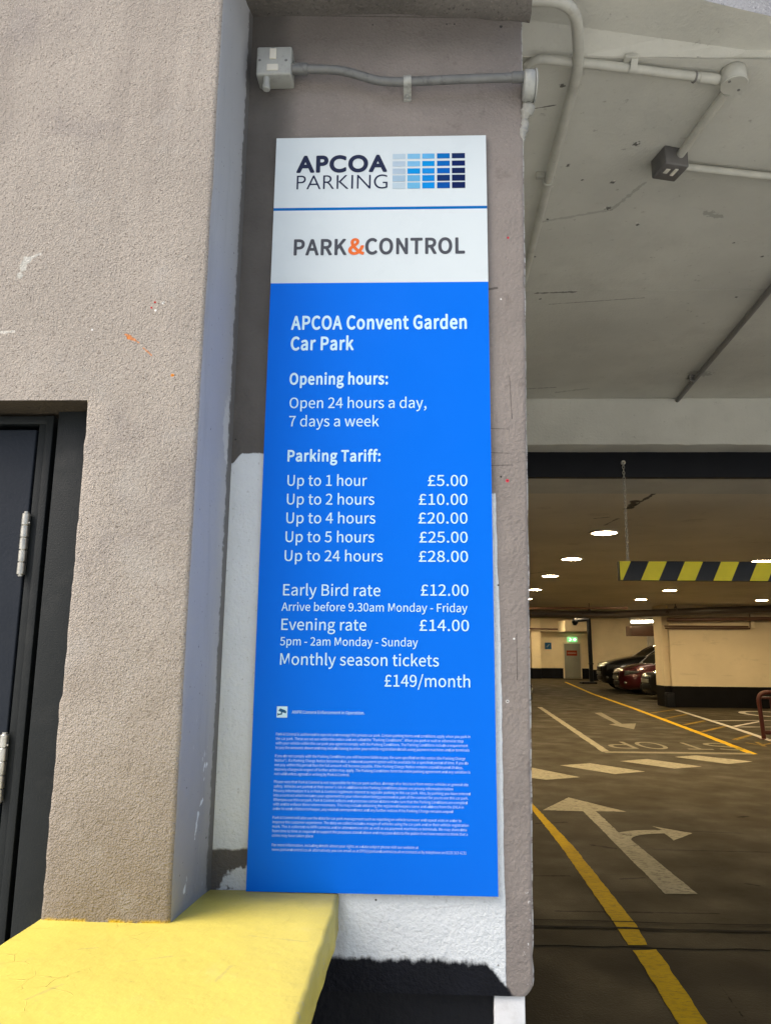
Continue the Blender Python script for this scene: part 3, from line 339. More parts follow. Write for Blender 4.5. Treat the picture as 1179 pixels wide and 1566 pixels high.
Br~603~122,-43 248,-44 272,-34 288,-17 295,13 295,448 298,473 309,498 340,548 358,566 388,588 408,598 442,603 512,592 528,598 544,612 554,638 575,732 568,763 542,788 488,804 428,804 348,778 282,734 277,737 268,758 255,773 228,784 128,784 102,774 87,758 80,722 80,8 91,-22 107,-37
Bs~712~378,804 302,805 262,798 198,778 152,755 95,702 68,664 41,582 41,518 57,462 81,422 125,378 192,332 339,273 378,253 408,232 422,208 424,192 420,172 412,157 398,143 378,132 348,126 308,125 288,126 242,137 198,157 128,203 112,208 98,208 78,199 62,185 10,113 1,88 7,62 22,46 68,12 148,-28 208,-48 258,-59 322,-64 408,-54 462,-38 502,-18 538,6 583,53 608,93 629,157 634,202 624,268 606,312 582,345 535,393 512,408 468,433 302,499 268,521 252,542 251,572 262,594 298,613 342,618 378,614 408,605 442,588 482,562 502,556 518,557 533,562 548,575 603,648 609,672 605,692 595,708 572,728 538,751 492,773 432,793
Bt~588~172,994 152,988 142,980 128,963 122,948 115,808 110,793 88,781 38,779 18,773 -2,753 -10,727 -10,648 1,618 22,600 42,595 88,594 98,588 99,582 100,238 105,208 105,162 112,128 132,68 152,31 202,-19 238,-39 282,-54 358,-64 408,-59 478,-43 515,-27 529,-12 538,8 538,23 528,62 509,118 488,138 468,144 408,131 358,132 332,147 322,172 315,223 315,578 318,588 328,594 468,595 498,606 513,622 519,643 518,742 505,768 492,778 478,783 322,788 315,803 315,942 304,972 288,988 268,994
Bu~902~92,774 77,758 70,732 70,223 76,178 90,118 118,55 141,23 168,-4 202,-29 248,-48 298,-60 342,-63 392,-59 418,-53 472,-34 548,11 553,8 562,-17 570,-27 582,-38 598,-43 698,-45 728,-34 743,-17 750,13 750,727 748,742 739,763 722,778 702,784 592,785 562,778 542,758 535,727 534,233 528,220 488,180 448,152 402,137 372,135 338,142 318,153 299,182 291,213 285,258 285,727 280,753 262,774 238,784 122,785
Bv~784~-12,765 -24,737 -18,712 242,-12 262,-34 288,-44 422,-45 448,-38 469,-17 483,13 720,682 734,727 728,758 715,773 702,780 662,785 572,784 552,778 531,758 368,273 362,260 358,257 347,277 184,763 168,778 138,785 22,784 2,778
B ~342~
S&~1001~358,1058 288,1036 228,994 187,948 155,888 141,838 135,768 141,722 157,652 187,568 182,558 138,520 81,462 42,408 22,358 6,298 5,223 17,167 36,118 57,83 81,53 136,3 168,-18 198,-31 268,-54 358,-64 448,-53 538,-24 588,2 642,37 658,33 708,2 758,-24 818,-48 862,-60 892,-53 909,-37 918,-17 948,78 945,98 935,113 918,128 872,144 805,178 790,188 786,198 831,273 869,348 908,442 934,528 928,558 908,578 882,585 782,585 752,574 735,552 688,422 656,358 632,320 622,316 610,322 535,398 501,438 451,503 448,513 454,523 510,568 582,640 626,708 650,788 649,862 635,918 621,948 602,975 562,1014 532,1034 498,1048 458,1059 408,1064;358,682 347,698 336,747 335,808 340,828 357,862 372,875 398,884 428,883 444,872 458,848 460,808 455,788 438,753 418,725 378,692;482,165 475,157 442,142 412,132 372,126 312,135 260,162 242,181 228,206 215,263 227,318 258,365 282,388 292,388 298,383 398,260 479,178
SA~903~478,1045 348,1044 322,1034 300,1007 -37,13 -38,-3 -33,-17 -20,-32 -8,-40 18,-45 128,-45 152,-38 165,-27 178,-3 257,248 266,258 278,260 558,258 568,243 647,-7 665,-32 698,-45 818,-45 848,-34 865,-12 868,3 863,23 528,1007 507,1034;412,723 419,717 428,695 497,473 498,458 492,452 482,450 332,451 326,458 327,468 400,702 408,720
SC~944~712,1016 662,1038 612,1053 522,1064 458,1059 428,1053 378,1040 312,1016 258,983 202,939 156,888 106,813 87,773 67,717 52,668 41,602 35,548 35,448 51,338 77,248 106,182 137,132 162,100 218,45 252,17 298,-11 378,-43 448,-59 518,-64 582,-59 658,-40 728,-9 769,18 800,43 848,90 862,113 863,132 854,152 785,233 772,243 758,248 742,246 728,239 698,211 648,174 582,146 558,140 482,140 412,161 355,198 317,248 294,288 277,332 261,408 255,452 255,558 276,662 297,717 317,753 338,780 368,809 395,828 442,849 488,860 558,860 598,850 632,834 659,818 707,778 728,772 755,783 818,852 833,872 838,888 838,902 832,918 788,964 758,988
SK~955~898,-34 912,-18 918,-3 918,8 909,33 582,592 572,618 578,629 858,967 868,997 859,1022 842,1038 818,1045 692,1045 662,1034 626,997 334,648 318,634 312,638 310,652 310,987 303,1018 283,1038 258,1045 148,1045 118,1034 102,1018 95,987 95,13 97,-3 106,-22 128,-40 168,-45 262,-44 282,-38 299,-22 308,-3 310,13 312,302 321,318 396,408 418,431 428,436 438,428 682,3 702,-25 718,-38 742,-45 868,-45
SL~814~138,1043 122,1038 106,1022 97,1002 95,987 95,18 102,-17 122,-38 152,-45 688,-45 718,-38 732,-25 740,-12 745,28 743,113 734,132 718,148 688,155 328,155 318,157 312,162 309,997 303,1018 295,1027 282,1038 268,1043
SN~1060~872,-34 888,-17 895,13 895,987 893,1002 884,1022 868,1038 848,1044 738,1045 708,1034 696,1022 688,1007 685,982 685,408 682,390 678,387 664,402 309,1013 288,1034 262,1044 148,1045 118,1034 102,1018 95,987 95,13 97,-3 106,-22 122,-38 142,-44 248,-45 278,-34 289,-22 298,-4 300,592 302,612 308,617 323,598 676,-12 698,-34 722,-44 842,-45
SO~1086~507,-63 578,-58 638,-43 702,-19 768,21 798,45 844,93 873,128 903,178 938,258 964,353 975,418 975,473 980,503 975,532 974,592 964,658 948,717 914,808 864,888 825,932 778,974 712,1016 622,1048 572,1059 507,1063 432,1058 372,1043 312,1021 278,1003 226,967 162,905 137,872 112,833 75,753 46,643 35,542 35,442 52,332 75,253 94,208 127,148 156,108 192,65 238,26 302,-16 362,-40 412,-53 448,-60;472,140 428,152 372,182 336,218 306,263 280,322 266,378 255,448 255,558 266,628 282,688 307,742 345,798 392,833 438,852 472,860 538,860 592,846 644,818 674,788 714,727 735,672 749,618 760,508 755,432 743,363 723,298 703,258 665,202 618,167 578,150 538,140
SP~937~122,-38 148,-45 262,-44 288,-34 303,-17 310,13 310,332 312,348 317,353 498,356 578,371 642,392 682,412 725,442 779,498 801,532 828,600 839,652 840,758 833,793 808,868 783,908 728,964 688,991 662,1003 588,1028 482,1045 148,1045 122,1038 102,1018 95,982 95,13 102,-17;317,548 311,558 310,578 310,838 317,852 398,855 512,844 562,829 582,818 598,805 619,763 625,732 625,682 615,633 590,592 548,567 488,551 438,545
SR~940~122,1038 102,1018 95,987 95,13 97,-3 106,-22 128,-40 168,-45 262,-44 282,-38 299,-22 308,-3 310,13 311,368 312,373 322,379 398,380 412,378 424,368 639,-7 658,-30 672,-40 698,-45 818,-45 848,-34 862,-18 868,-3 868,13 861,33 652,393 647,408 652,416 692,437 714,452 769,503 804,552 833,628 845,698 845,742 839,788 823,848 808,882 788,912 740,962 705,987 648,1013 552,1039 498,1045 158,1045;312,577 310,833 312,848 317,852 412,855 442,850 498,849 562,833 603,808 616,788 623,768 630,712 618,658 603,628 588,611 530,582 462,571 328,570
ST~891~352,-45 472,-43 488,-38 500,-27 508,-17 514,3 517,842 522,848 532,850 768,850 798,861 813,878 819,898 820,992 809,1022 788,1040 758,1045 52,1045 22,1038 8,1025 0,1013 -5,987 -4,898 6,872 22,857 52,850 282,850 292,848 298,842 300,8 305,-12 315,-27 328,-38
S ~342~
GA~1068~1019,-27 1028,-7 1030,8 1018,48 586,1018 558,1049 532,1059 432,1060 408,1053 382,1030 372,1013 -43,43 -54,3 -48,-22 -23,-47 2,-55 148,-55 178,-44 198,-22 305,228 318,239 642,240 658,238 664,233 771,-3 782,-23 802,-44 832,-55 972,-55 998,-48;478,630 482,630 492,615 544,503 547,493 542,482 432,480 422,482 418,488 427,518 468,614
GC~1128~1010,38 1020,53 1025,73 1025,228 1018,253 992,278 968,284 948,280 888,246 812,212 768,197 698,181 662,175 588,175 518,187 471,202 412,232 378,256 351,282 314,338 292,388 275,473 276,538 291,602 306,643 332,688 352,715 382,744 442,783 472,798 522,813 578,824 668,824 732,813 788,798 842,776 942,727 962,726 988,736 1008,758 1015,783 1015,932 1002,965 978,985 828,1038 708,1064 612,1070 588,1065 532,1064 422,1040 361,1018 300,987 220,932 146,858 105,803 79,758 38,658 20,572 15,458 21,408 32,358 57,282 86,223 122,167 148,135 212,70 248,41 328,-8 422,-43 528,-64 638,-70 662,-65 712,-64 782,-53 902,-18 982,16
GO~1296~1178,648 1144,742 1118,793 1083,842 985,942 932,981 872,1013 828,1030 772,1048 692,1064 592,1070 568,1065 512,1064 438,1048 328,1009 272,978 216,938 141,862 82,778 57,727 35,668 16,582 10,483 16,418 32,342 57,273 78,230 107,182 141,138 212,66 258,32 308,1 348,-18 418,-43 518,-65 568,-65 598,-70 632,-65 682,-65 788,-43 858,-18 908,6 942,27 988,61 1074,148 1112,201 1136,243 1173,338 1189,408 1195,452 1195,548;859,717 898,660 923,598 935,542 935,458 923,402 904,353 873,302 840,263 788,224 748,204 712,192 642,176 572,175 507,187 458,204 408,232 358,270 317,328 287,393 271,468 270,523 277,568 294,628 322,682 365,737 438,786 498,810 568,825 638,825 698,813 752,794 792,773 828,748
GP~837~88,-50 112,-55 248,-54 272,-44 293,-22 300,8 300,358 302,373 307,378 472,381 548,397 602,417 632,432 672,460 719,508 754,558 778,622 790,708 784,773 765,848 743,892 710,938 669,977 632,1003 602,1019 532,1043 448,1055 108,1055 82,1047 57,1022 50,987 50,8 58,-23 72,-40;302,622 300,798 307,813 438,814 478,804 498,793 512,778 524,753 530,712 518,668 498,643 452,622 402,615 318,615
G ~452~
TA~978~948,18 950,28 931,73 529,977 522,985 512,990 442,988 436,982 422,954 37,53 28,22 32,17 42,15 118,15 132,17 140,23 254,288 262,301 272,308 678,310 698,308 714,292 838,22 858,15 932,15;478,795 490,788 504,763 648,438 649,422 638,412 348,410 332,412 320,422 318,432 327,458 457,773 468,791
TG~1085~942,922 892,943 812,970 732,989 628,1000 538,994 448,975 388,953 348,934 276,888 216,833 177,783 152,742 112,652 90,542 90,448 112,338 151,248 201,178 262,116 328,71 378,47 432,27 528,6 582,5 608,0 702,5 798,21 892,47 948,67 965,78 970,98 970,458 968,473 962,478 672,478 665,462 665,402 667,388 672,382 832,380 848,375 855,368 860,348 859,167 852,152 839,143 748,117 678,105 582,105 512,117 442,141 388,169 352,192 300,243 272,277 232,358 211,438 205,498 217,588 232,638 249,678 282,732 308,765 342,799 398,838 472,873 528,888 568,895 662,895 708,889 782,873 872,843 942,815 949,823 950,848 950,908
TI~367~222,985 138,984 128,978 125,967 125,38 128,22 142,15 228,16 238,22 240,33 240,962 238,978
TK~962~908,18 908,28 895,43 442,485 420,503 408,523 412,538 431,562 762,920 808,972 808,982 698,985 678,979 628,930 325,598 272,542 258,535 245,542 240,562 239,972 238,978 228,984 132,982 127,977 125,962 128,22 142,15 222,15 233,18 239,28 240,473 245,493 258,500 272,494 352,420 500,273 528,250 762,21 782,15
TN~1145~1013,982 928,984 922,982 916,972 915,248 910,228 898,220 888,222 872,235 228,975 218,982 202,985 142,985 128,978 125,38 127,23 132,18 218,16 223,18 229,28 230,747 235,768 248,775 258,773 269,763 908,25 918,18 932,15 1002,15 1018,22 1020,962 1018,977
TP~748~128,17 218,16 223,18 229,28 230,418 238,441 248,448 262,450 458,450 542,468 590,488 632,516 659,542 691,588 708,633 719,712 714,763 698,828 683,858 650,902 612,933 578,954 522,973 448,985 142,985 128,983 122,977 120,38 122,23;238,554 230,578 230,848 232,868 239,878 262,885 448,884 502,869 532,853 559,833 579,803 593,768 600,737 600,702 593,668 581,638 564,612 538,586 502,566 472,555 412,545 258,545
TR~886~138,983 132,977 130,962 132,22 148,15 218,15 232,17 238,23 241,428 248,441 258,448 322,450 368,443 405,428 452,394 482,365 543,288 718,22 738,15 844,18 848,23 842,36 762,152 643,338 602,390 560,432 527,458 518,473 520,483 528,490 568,512 614,548 648,592 668,643 680,712 674,773 655,838 638,868 608,904 562,938 522,958 472,973 398,985;249,558 242,568 240,588 240,858 248,881 268,890 398,889 462,873 518,839 536,813 552,778 559,747 560,708 546,652 515,602 488,582 462,569 398,551 268,550
T ~395~
MO~1012~568,-14 648,7 692,26 732,50 772,81 800,108 832,147 848,172 869,208 893,263 919,358 930,422 930,478 934,503 930,528 929,588 913,678 895,737 876,783 828,862 792,904 754,938 722,958 692,976 638,998 562,1015 442,1014 368,995 298,963 238,920 201,882 167,838 141,793 117,737 96,662 80,558 81,442 96,342 119,263 146,202 167,167 222,96 261,62 292,42 322,24 378,2 452,-15;468,95 408,112 352,142 296,198 269,238 242,298 221,373 210,442 210,562 222,638 242,708 267,763 305,818 338,849 358,863 418,893 468,905 542,905 608,888 662,858 714,808 751,753 778,688 794,622 805,508 800,428 788,358 763,277 742,236 712,191 695,172 638,127 592,107 542,95
MP~864~148,2 248,0 258,2 263,8 265,383 272,398 488,400 578,417 628,434 679,462 705,483 738,515 761,552 783,608 794,658 795,753 788,788 768,849 743,888 708,924 668,951 642,963 582,983 478,1000 162,1000 148,998 142,992 140,23 142,8;272,503 266,513 265,532 265,878 267,892 272,898 398,900 518,889 562,878 595,862 638,825 654,798 664,768 670,737 670,672 663,638 653,608 634,578 610,552 568,527 492,506 442,500
MS~813~482,1014 428,1017 342,1009 288,993 238,968 198,939 162,902 129,842 116,798 112,753 122,682 147,628 185,578 237,538 272,516 478,426 542,393 589,358 618,308 625,277 625,233 611,188 594,162 568,136 512,107 452,95 372,95 338,102 278,122 232,144 196,167 142,211 132,207 78,144 72,132 80,118 108,91 162,52 232,17 292,-3 348,-14 412,-17 472,-14 548,2 609,28 660,62 692,95 708,118 729,152 743,188 754,248 754,292 738,363 720,402 694,438 675,458 619,498 582,518 328,632 292,656 275,672 250,712 241,742 240,773 251,818 271,848 290,868 338,893 388,905 482,903 532,890 572,874 652,821 672,835 712,886 716,892 712,902 679,932 628,966 562,995
MT~817~362,0 458,1 463,3 469,13 472,888 478,893 488,895 768,897 774,908 775,928 774,987 768,998 62,1000 48,998 42,992 40,912 42,902 48,897 328,895 338,893 343,888 345,23 348,7
M ~306~'''
# ------------------------------------------------------------------ lettering: outlines of a plain humanist sans, cap height = 1000
GLYPH = {}
for ln in GLYPHS.split('\n'):
    ch, adv, body = ln.split('~')
    GLYPH[ch] = (int(adv)/1000, [[tuple(int(q)/1000 for q in p.split(',')) for p in sp.split(' ')] for sp in body.split(';') if sp])
def text_outline(txt, weight=0.0):
    """verts and faces of a line of text with cap height 1; weight = a cut of the letters (B bold, S semi, G heavy, T thin, M plain) or an outline offset"""
    c = bpy.data.curves.new('tmp', 'CURVE'); c.dimensions = '2D'; c.fill_mode = 'BOTH'; x = 0
    cut = weight if isinstance(weight, str) else ''
    for ch in txt:
        adv, sps = GLYPH[cut+ch]
        for sp in sps:
            s = c.splines.new('POLY'); s.points.add(len(sp)-1); s.use_cyclic_u = True
            for p, q in zip(s.points, sp): p.co = (x+q[0], q[1], 0, 1)
        x += adv + (0 if cut else weight*1.2)
    c.offset = 0 if cut else weight
    o = bpy.data.objects.new('tmp', c); COL.objects.link(o)
    dg = bpy.context.evaluated_depsgraph_get(); e = o.evaluated_get(dg); me = e.to_mesh()
    vs = [v.co.copy() for v in me.vertices]; fs = [list(p.vertices) for p in me.polygons]
    e.to_mesh_clear(); bpy.data.objects.remove(o); bpy.data.curves.remove(c)
    return vs, fs
def text_in(mb, txt, A, ex, ey, width, cap, weight=0.0, mi=0):
    """fit a line of text: left end of the base line A, unit vectors, width and cap height in metres"""
    vs, fs = text_outline(txt, weight)
    x0 = min(v.x for v in vs); x1 = max(v.x for v in vs); sx = width/(x1-x0)
    mb.add([A + ex*((v.x-x0)*sx) + ey*(v.y*cap) for v in vs], fs, mi)

# ================================================================== MATERIALS
def render_mat():                                   # beige roughcast render of the pier
    n = NT('roughcast_render')
    c = vary(n, (.375, .337, .297), .12, 1.6, 5)
    c = n.mix(n.rng(n.noise(3.2, 5, .6, off=7), .5, .75), c, (.285, .257, .240))
    fine = n.noise(260, 2, .5)
    c = n.mix(n.mul(n.rng(fine, .54, .72), .8), c, (.50, .455, .40)); c = n.mix(n.rng(n.noise(250, 2, off=2), .57, .72), c, (.17, .146, .123))
    c = n.mix(n.mul(n.rng(n.noise(45, 3, off=5), .70, .78), .6), c, (.13, .11, .095))
    z = n.sep(n.pos())[2]
    c = n.mix(n.mul(n.rng(n.math('ADD', z, n.math('MULTIPLY', n.noise(5, 5, .65, off=31), 1.1)), 2.2, 1.45), .75), c, (.235, .198, .158))     # blotchy darkening of the lower part, fading daylight put into the colour
    c = n.mix(n.mul(n.rng(n.math('ADD', z, n.math('MULTIPLY', n.noise(40), .012)), .948, .938), n.rng(n.noise(22, 3), .42, .55)), c, (.62, .42, .03))
    Y = -.222
    c = n.mix(n.mul(n.rng(n.noise(4.5, 6, .68, stretch=(1, 1, .10), off=41), .48, .72), .5), c, (.24, .212, .188)); c = n.mix(n.mul(n.rng(n.noise(6, 5, .6, off=43), .56, .70), .4), c, (.42, .395, .365))     # run-off streaks and paler patches
    for px, py, r, k in ((237, 462, .004, (.42, .03, .03)), (232, 470, .0035, (.5, .06, .06)), (250, 463, .0045, (.75, .74, .70)), (238, 474, .004, (.8, .8, .78)), (196, 516, .004, (.62, .19, .04)), (264, 574, .006, (.68, .24, .03)), (141, 504, .003, (.7, .7, .68))):
        p = onY(px, py, Y); c = n.mix(n.seg(p, p, r), c, k)
    p = onY(251, 463, Y); c = n.mix(n.seg(p, p, .0022, .1), c, (.03, .03, .03))
    for a, b, wd, k in (((192, 511), (212, 523), .004, (.60, .22, .07)), ((220, 532), (232, 543), .0025, (.55, .25, .12)), ((30, 418), (42, 396), .010, (.50, .50, .46)), ((42, 396), (62, 388), .006, (.55, .54, .50)), ((0, 508), (22, 507), .003, (.62, .60, .55))):
        c = n.mix(n.mul(n.seg(onY(*a, Y), onY(*b, Y), wd, .9), .85), c, k)
    h = n.math('ADD', n.math('MULTIPLY', fine, 1.0), n.math('MULTIPLY', n.noise(110, 2), .8))
    nb = n.bump(h, .0045); nb = n.bump(n.noise(6, 3), .012, .6, nb)
    return n.out(c, .95, 0, .15, nb)
def side_mat():                                     # smooth blue grey paint on the pier's return
    n = NT('blue_grey_paint')
    c = vary(n, (.405, .415, .432), .08, 3, 5, stretch=(1, 1, .35))
    x, y, z = n.sep(n.pos())
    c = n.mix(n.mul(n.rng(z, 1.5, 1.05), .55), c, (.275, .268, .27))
    c = n.mix(n.mul(n.rng(n.noise(9, 6, .7, stretch=(1, 1, .12), off=13), .50, .72), .5), c, (.27, .275, .285))
    fl = n.noise(34, 4, .6, stretch=(1, 1, .35), off=1.7)
    c = n.mix(n.mul(n.rng(fl, .67, .70), n.rng(z, 1.5, 1.0)), c, (.72, .74, .76))
    # bare flake by the white paint, chips near the foot
    c = n.mix(n.rng(n.math('ADD', n.vm('LENGTH', n.vm('MULTIPLY', n.vm('SUBTRACT', n.pos(), (-.095, -.012, 2.07)), (1, .9, .42))), n.math('MULTIPLY', n.noise(60, 4), .04)), .060, .052), c, (.55, .56, .55))
    for (py, yy, zz, l) in ((0, -.06, 1.20, .03), (0, -.07, 1.21, .02), (0, -.10, 1.075, .05), (0, -.075, 1.14, .012), (0, -.15, .975, .02)):
        c = n.mix(n.seg((-.105, yy, zz), (-.1, yy+.012, zz+l), .006, .8), c, (.66, .70, .73))
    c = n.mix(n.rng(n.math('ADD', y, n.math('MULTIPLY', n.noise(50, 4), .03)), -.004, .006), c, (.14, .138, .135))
    c = n.mix(n.mul(n.rng(n.noise(90, 2, off=9), .70, .76), .7), c, (.06, .055, .05))
    return n.out(c, .6, 0, .35, n.bump(n.noise(70, 4), .0012))
def wall_mat():                                     # painted masonry behind the notice: taupe, white touch-ups, black foot
    n = NT('taupe_white_black_masonry_paint')
    x, y, z = n.sep(n.pos())
    nz = n.math('SUBTRACT', n.noise(28, 5, .6), .5); nz2 = n.math('SUBTRACT', n.noise(5, 3), .5); br = n.math('SUBTRACT', n.noise(90, 4, .7, stretch=(1, 1, .12)), .5)
    c = vary(n, (.25, .222, .203), .12, 4, 6)
    c = n.mix(n.rng(n.noise(160, 3), .58, .75), c, (.32, .287, .265))
    c = n.mix(n.mul(n.rng(n.noise(18, 6, .7, off=4), .56, .70), .45), c, (.15, .125, .11))
    xs = n.math('ADD', x, n.math('MULTIPLY', nz2, .10))
    c = n.mix(n.rng(xs, .07, -.02), c, vary(n, (.115, .107, .099), .15, 6))   # the older, darker brown paint beside the pier
    c = n.mix(n.mul(n.rng(n.math('ADD', z, n.math('MULTIPLY', nz2, .06)), 3.17, 3.30), .55), c, (.085, .078, .072))  # wall top darkened below the lintel, soffit shade put into the colour
    wht = vary(n, (.68, .725, .75), .05, 5); wht = n.mix(n.rng(n.noise(110, 3), .62, .76), wht, (.52, .55, .56))
    wig = n.math('ADD', n.math('MULTIPLY', nz, .010), n.math('MULTIPLY', nz2, .02))
    # left touch-up
    a = n.math('ADD', x, wig)
    zz = n.math('ADD', z, n.math('MULTIPLY', nz, .02)); top = n.math('ADD', 2.018, n.math('MULTIPLY', n.rng(a, -.06, -.092), -.03))
    mL = n.mul(n.rng(n.math('SUBTRACT', top, zz), -.002, .002), n.rng(zz, 1.022, 1.030), n.rng(a, .25, .2))
    mL2 = n.mul(n.rng(n.math('ADD', n.math('ADD', zz, n.math('MULTIPLY', nz, .07)), n.math('MULTIPLY', x, -.75)), 1.0, .990), n.rng(a, .25, .2), n.rng(n.noise(25, 3, off=3), .38, .44))
    c = n.mix(n.math('MAXIMUM', mL, n.mul(mL2, .85)), c, wht)
    # right touch-up, its edge creeping right towards the foot
    edge = n.math('ADD', n.math('ADD', .6115, n.math('MULTIPLY', n.rng(z, 1.90, 1.45), .006)), n.math('MULTIPLY', n.rng(z, 1.40, .90), -.001))
    mR = n.mul(n.rng(n.math('SUBTRACT', edge, n.math('ADD', x, n.math('MULTIPLY', wig, .45))), -.0012, .0012), n.rng(zz, 1.915, 1.908), n.rng(x, .2, .25))
    c = n.mix(mR, c, wht)
    for A, B, wd in (((560, 1412), (610, 1428), .0022), ((610, 1428), (640, 1434), .002), ((640, 1392), (720, 1384), .002), ((566, 1402), (582, 1408), .003), ((588, 1400), (578, 1418), .003)):
        c = n.mix(n.mul(n.seg(onY(*A, .012), onY(*B, .012), wd, .4), .35), c, (.50, .52, .54))
    # black foot with a brushed edge
    zb = n.math('ADD', n.math('ADD', z, n.math('ADD', n.math('MULTIPLY', br, .013), n.math('MULTIPLY', nz, .034))), n.math('MULTIPLY', n.rng(x, .56, .66), .085))
    mB = n.rng(zb, .796, .781)
    c = n.mix(mB, c, vary(n, (.006, .007, .011), .2, 8))
    # chipped arris and chips at the lower corner
    xr = n.math('ADD', .6985, n.math('MULTIPLY', n.math('SUBTRACT', z, 2.0), .0127))
    em = n.mul(n.rng(y, .045, .03), n.rng(n.math('SUBTRACT', x, xr), -.006, -.001), n.rng(n.noise(55, 4, .7, stretch=(.2, .2, 1)), .40, .50))
    c = n.mix(em, c, (.62, .62, .60))
    cm = n.mul(n.rng(y, .045, .03), n.rng(n.math('SUBTRACT', x, xr), -.035, -.012), n.rng(z, 1.02, .86), n.rng(n.noise(95, 3, off=2), .64, .68))
    c = n.mix(cm, c, (.66, .66, .65))
    Y = .012
    for px, py, r, k in ((777, 363, .0042, (.5, .03, .05)), (776, 735, .005, (.62, .05, .08)), (776, 735, .002, (.1, .01, .01)), (766, 729, .0028, (.03, .03, .03)), (776, 1073, .0055, (.72, .72, .70)), (776, 1073, .003, (.02, .02, .02)), (762, 895, .0028, (.03, .03, .03)), (766, 457, .003, (.75, .74, .72)), (786, 977, .003, (.75, .75, .73)), (683, 36, .003, (.02, .02, .02)), (695, 36, .0035, (.02, .02, .02)), (570, 37, .003, (.03, .03, .03)), (766, 40, .006, (.03, .03, .03)), (360, 672, .003, (.03, .03, .03)), (575, 1377, .003, (.1, .1, .1)), (543, 1466, .003, (.2, .2, .2)), (762, 1477, .003, (.3, .3, .3))):
        p = onY(px, py, Y); c = n.mix(n.seg(p, p, r, .25), c, k)
    for A, B, wd in (((748, 442), (760, 440), .0035), ((750, 655), (778, 656), .0012), ((750, 692), (778, 693), .0012), ((750, 712), (784, 711), .0012), ((779, 575), (783, 640), .0012), ((790, 970), (791, 1040), .0012), ((392, 22), (700, 26), .0022), ((370, 60), (368, 300), .0026)):
        c = n.mix(n.mul(n.seg(onY(*A, Y), onY(*B, Y), wd, .4), .7), c, (.06, .05, .045))
    h = n.math('ADD', n.noise(130, 3), n.math('MULTIPLY', n.noise(24, 4), 1.2))
    nb = n.bump(h, .0035); nb = n.bump(n.math('ADD', mR, mL), .0012, 1, nb)
    return n.out(c, n.math('ADD', .72, n.math('MULTIPLY', mB, -.2)), 0, .15, nb)
def shelf_mat():
    n = NT('yellow_masonry_paint')
    c = vary(n, (.595, .50, .098), .05, 4, 4); c = n.mix(n.mul(n.rng(n.noise(9, 5, .65, off=2), .56, .75), .45), c, (.63, .535, .16))
    x, y, z = n.sep(n.pos())
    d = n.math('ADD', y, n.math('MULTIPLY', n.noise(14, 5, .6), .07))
    c = n.mix(n.mul(n.rng(d, -.07, .02), n.rng(x, -.14, -.10), .7), c, (.28, .245, .075))      # shadow of the pier beside the wall, put into the yellow
    cr = n.new('ShaderNodeTexVoronoi'); cr.feature = 'DISTANCE_TO_EDGE'; n.put(cr.inputs['Vector'], n.vm('ADD', n.pos(), n.vm('SCALE', n.new('ShaderNodeTexNoise').outputs['Color'], sc=.1))); cr.inputs['Scale'].default_value = 14
    crk = n.mul(n.rng(cr.outputs['Distance'], .012, .004), n.rng(n.noise(7, 2, off=8), .55, .62))
    c = n.mix(n.mul(crk, .22), c, (.42, .33, .06))
    c = n.mix(n.mul(n.rng(n.noise(60, 3, off=6), .71, .76), .5), c, (.35, .28, .08))
    c = n.mix(n.mul(n.rng(n.noise(11, 7, .75, off=14), .60, .72), .35), c, (.42, .35, .09)); c = n.mix(n.mul(n.rng(n.noise(30, 6, .7, stretch=(1, .25, 1), off=17), .64, .72), .35), c, (.40, .33, .10))
    ed = n.mul(n.rng(x, .207, .217), n.rng(n.noise(42, 5, .7, off=23), .62, .67)); c = n.mix(n.mul(ed, .8), c, (.42, .40, .34))
    for A, B, wd in (((40, 1528), (95, 1506), .004), ((190, 1470), (262, 1462), .003), ((330, 1500), (352, 1478), .004), ((120, 1452), (150, 1449), .004), ((380, 1430), (470, 1440), .003)):
        c = n.mix(n.mul(n.seg(onZ(*A, .934), onZ(*B, .934), wd, .9, 50), .35), c, (.36, .31, .12))
    nb = n.bump(n.noise(38, 3), .0022); nb = n.bump(n.noise(8, 3), .007, .7, nb); nb = n.bump(crk, .001, 1, nb)
    return n.out(c, .55, 0, .35, nb)
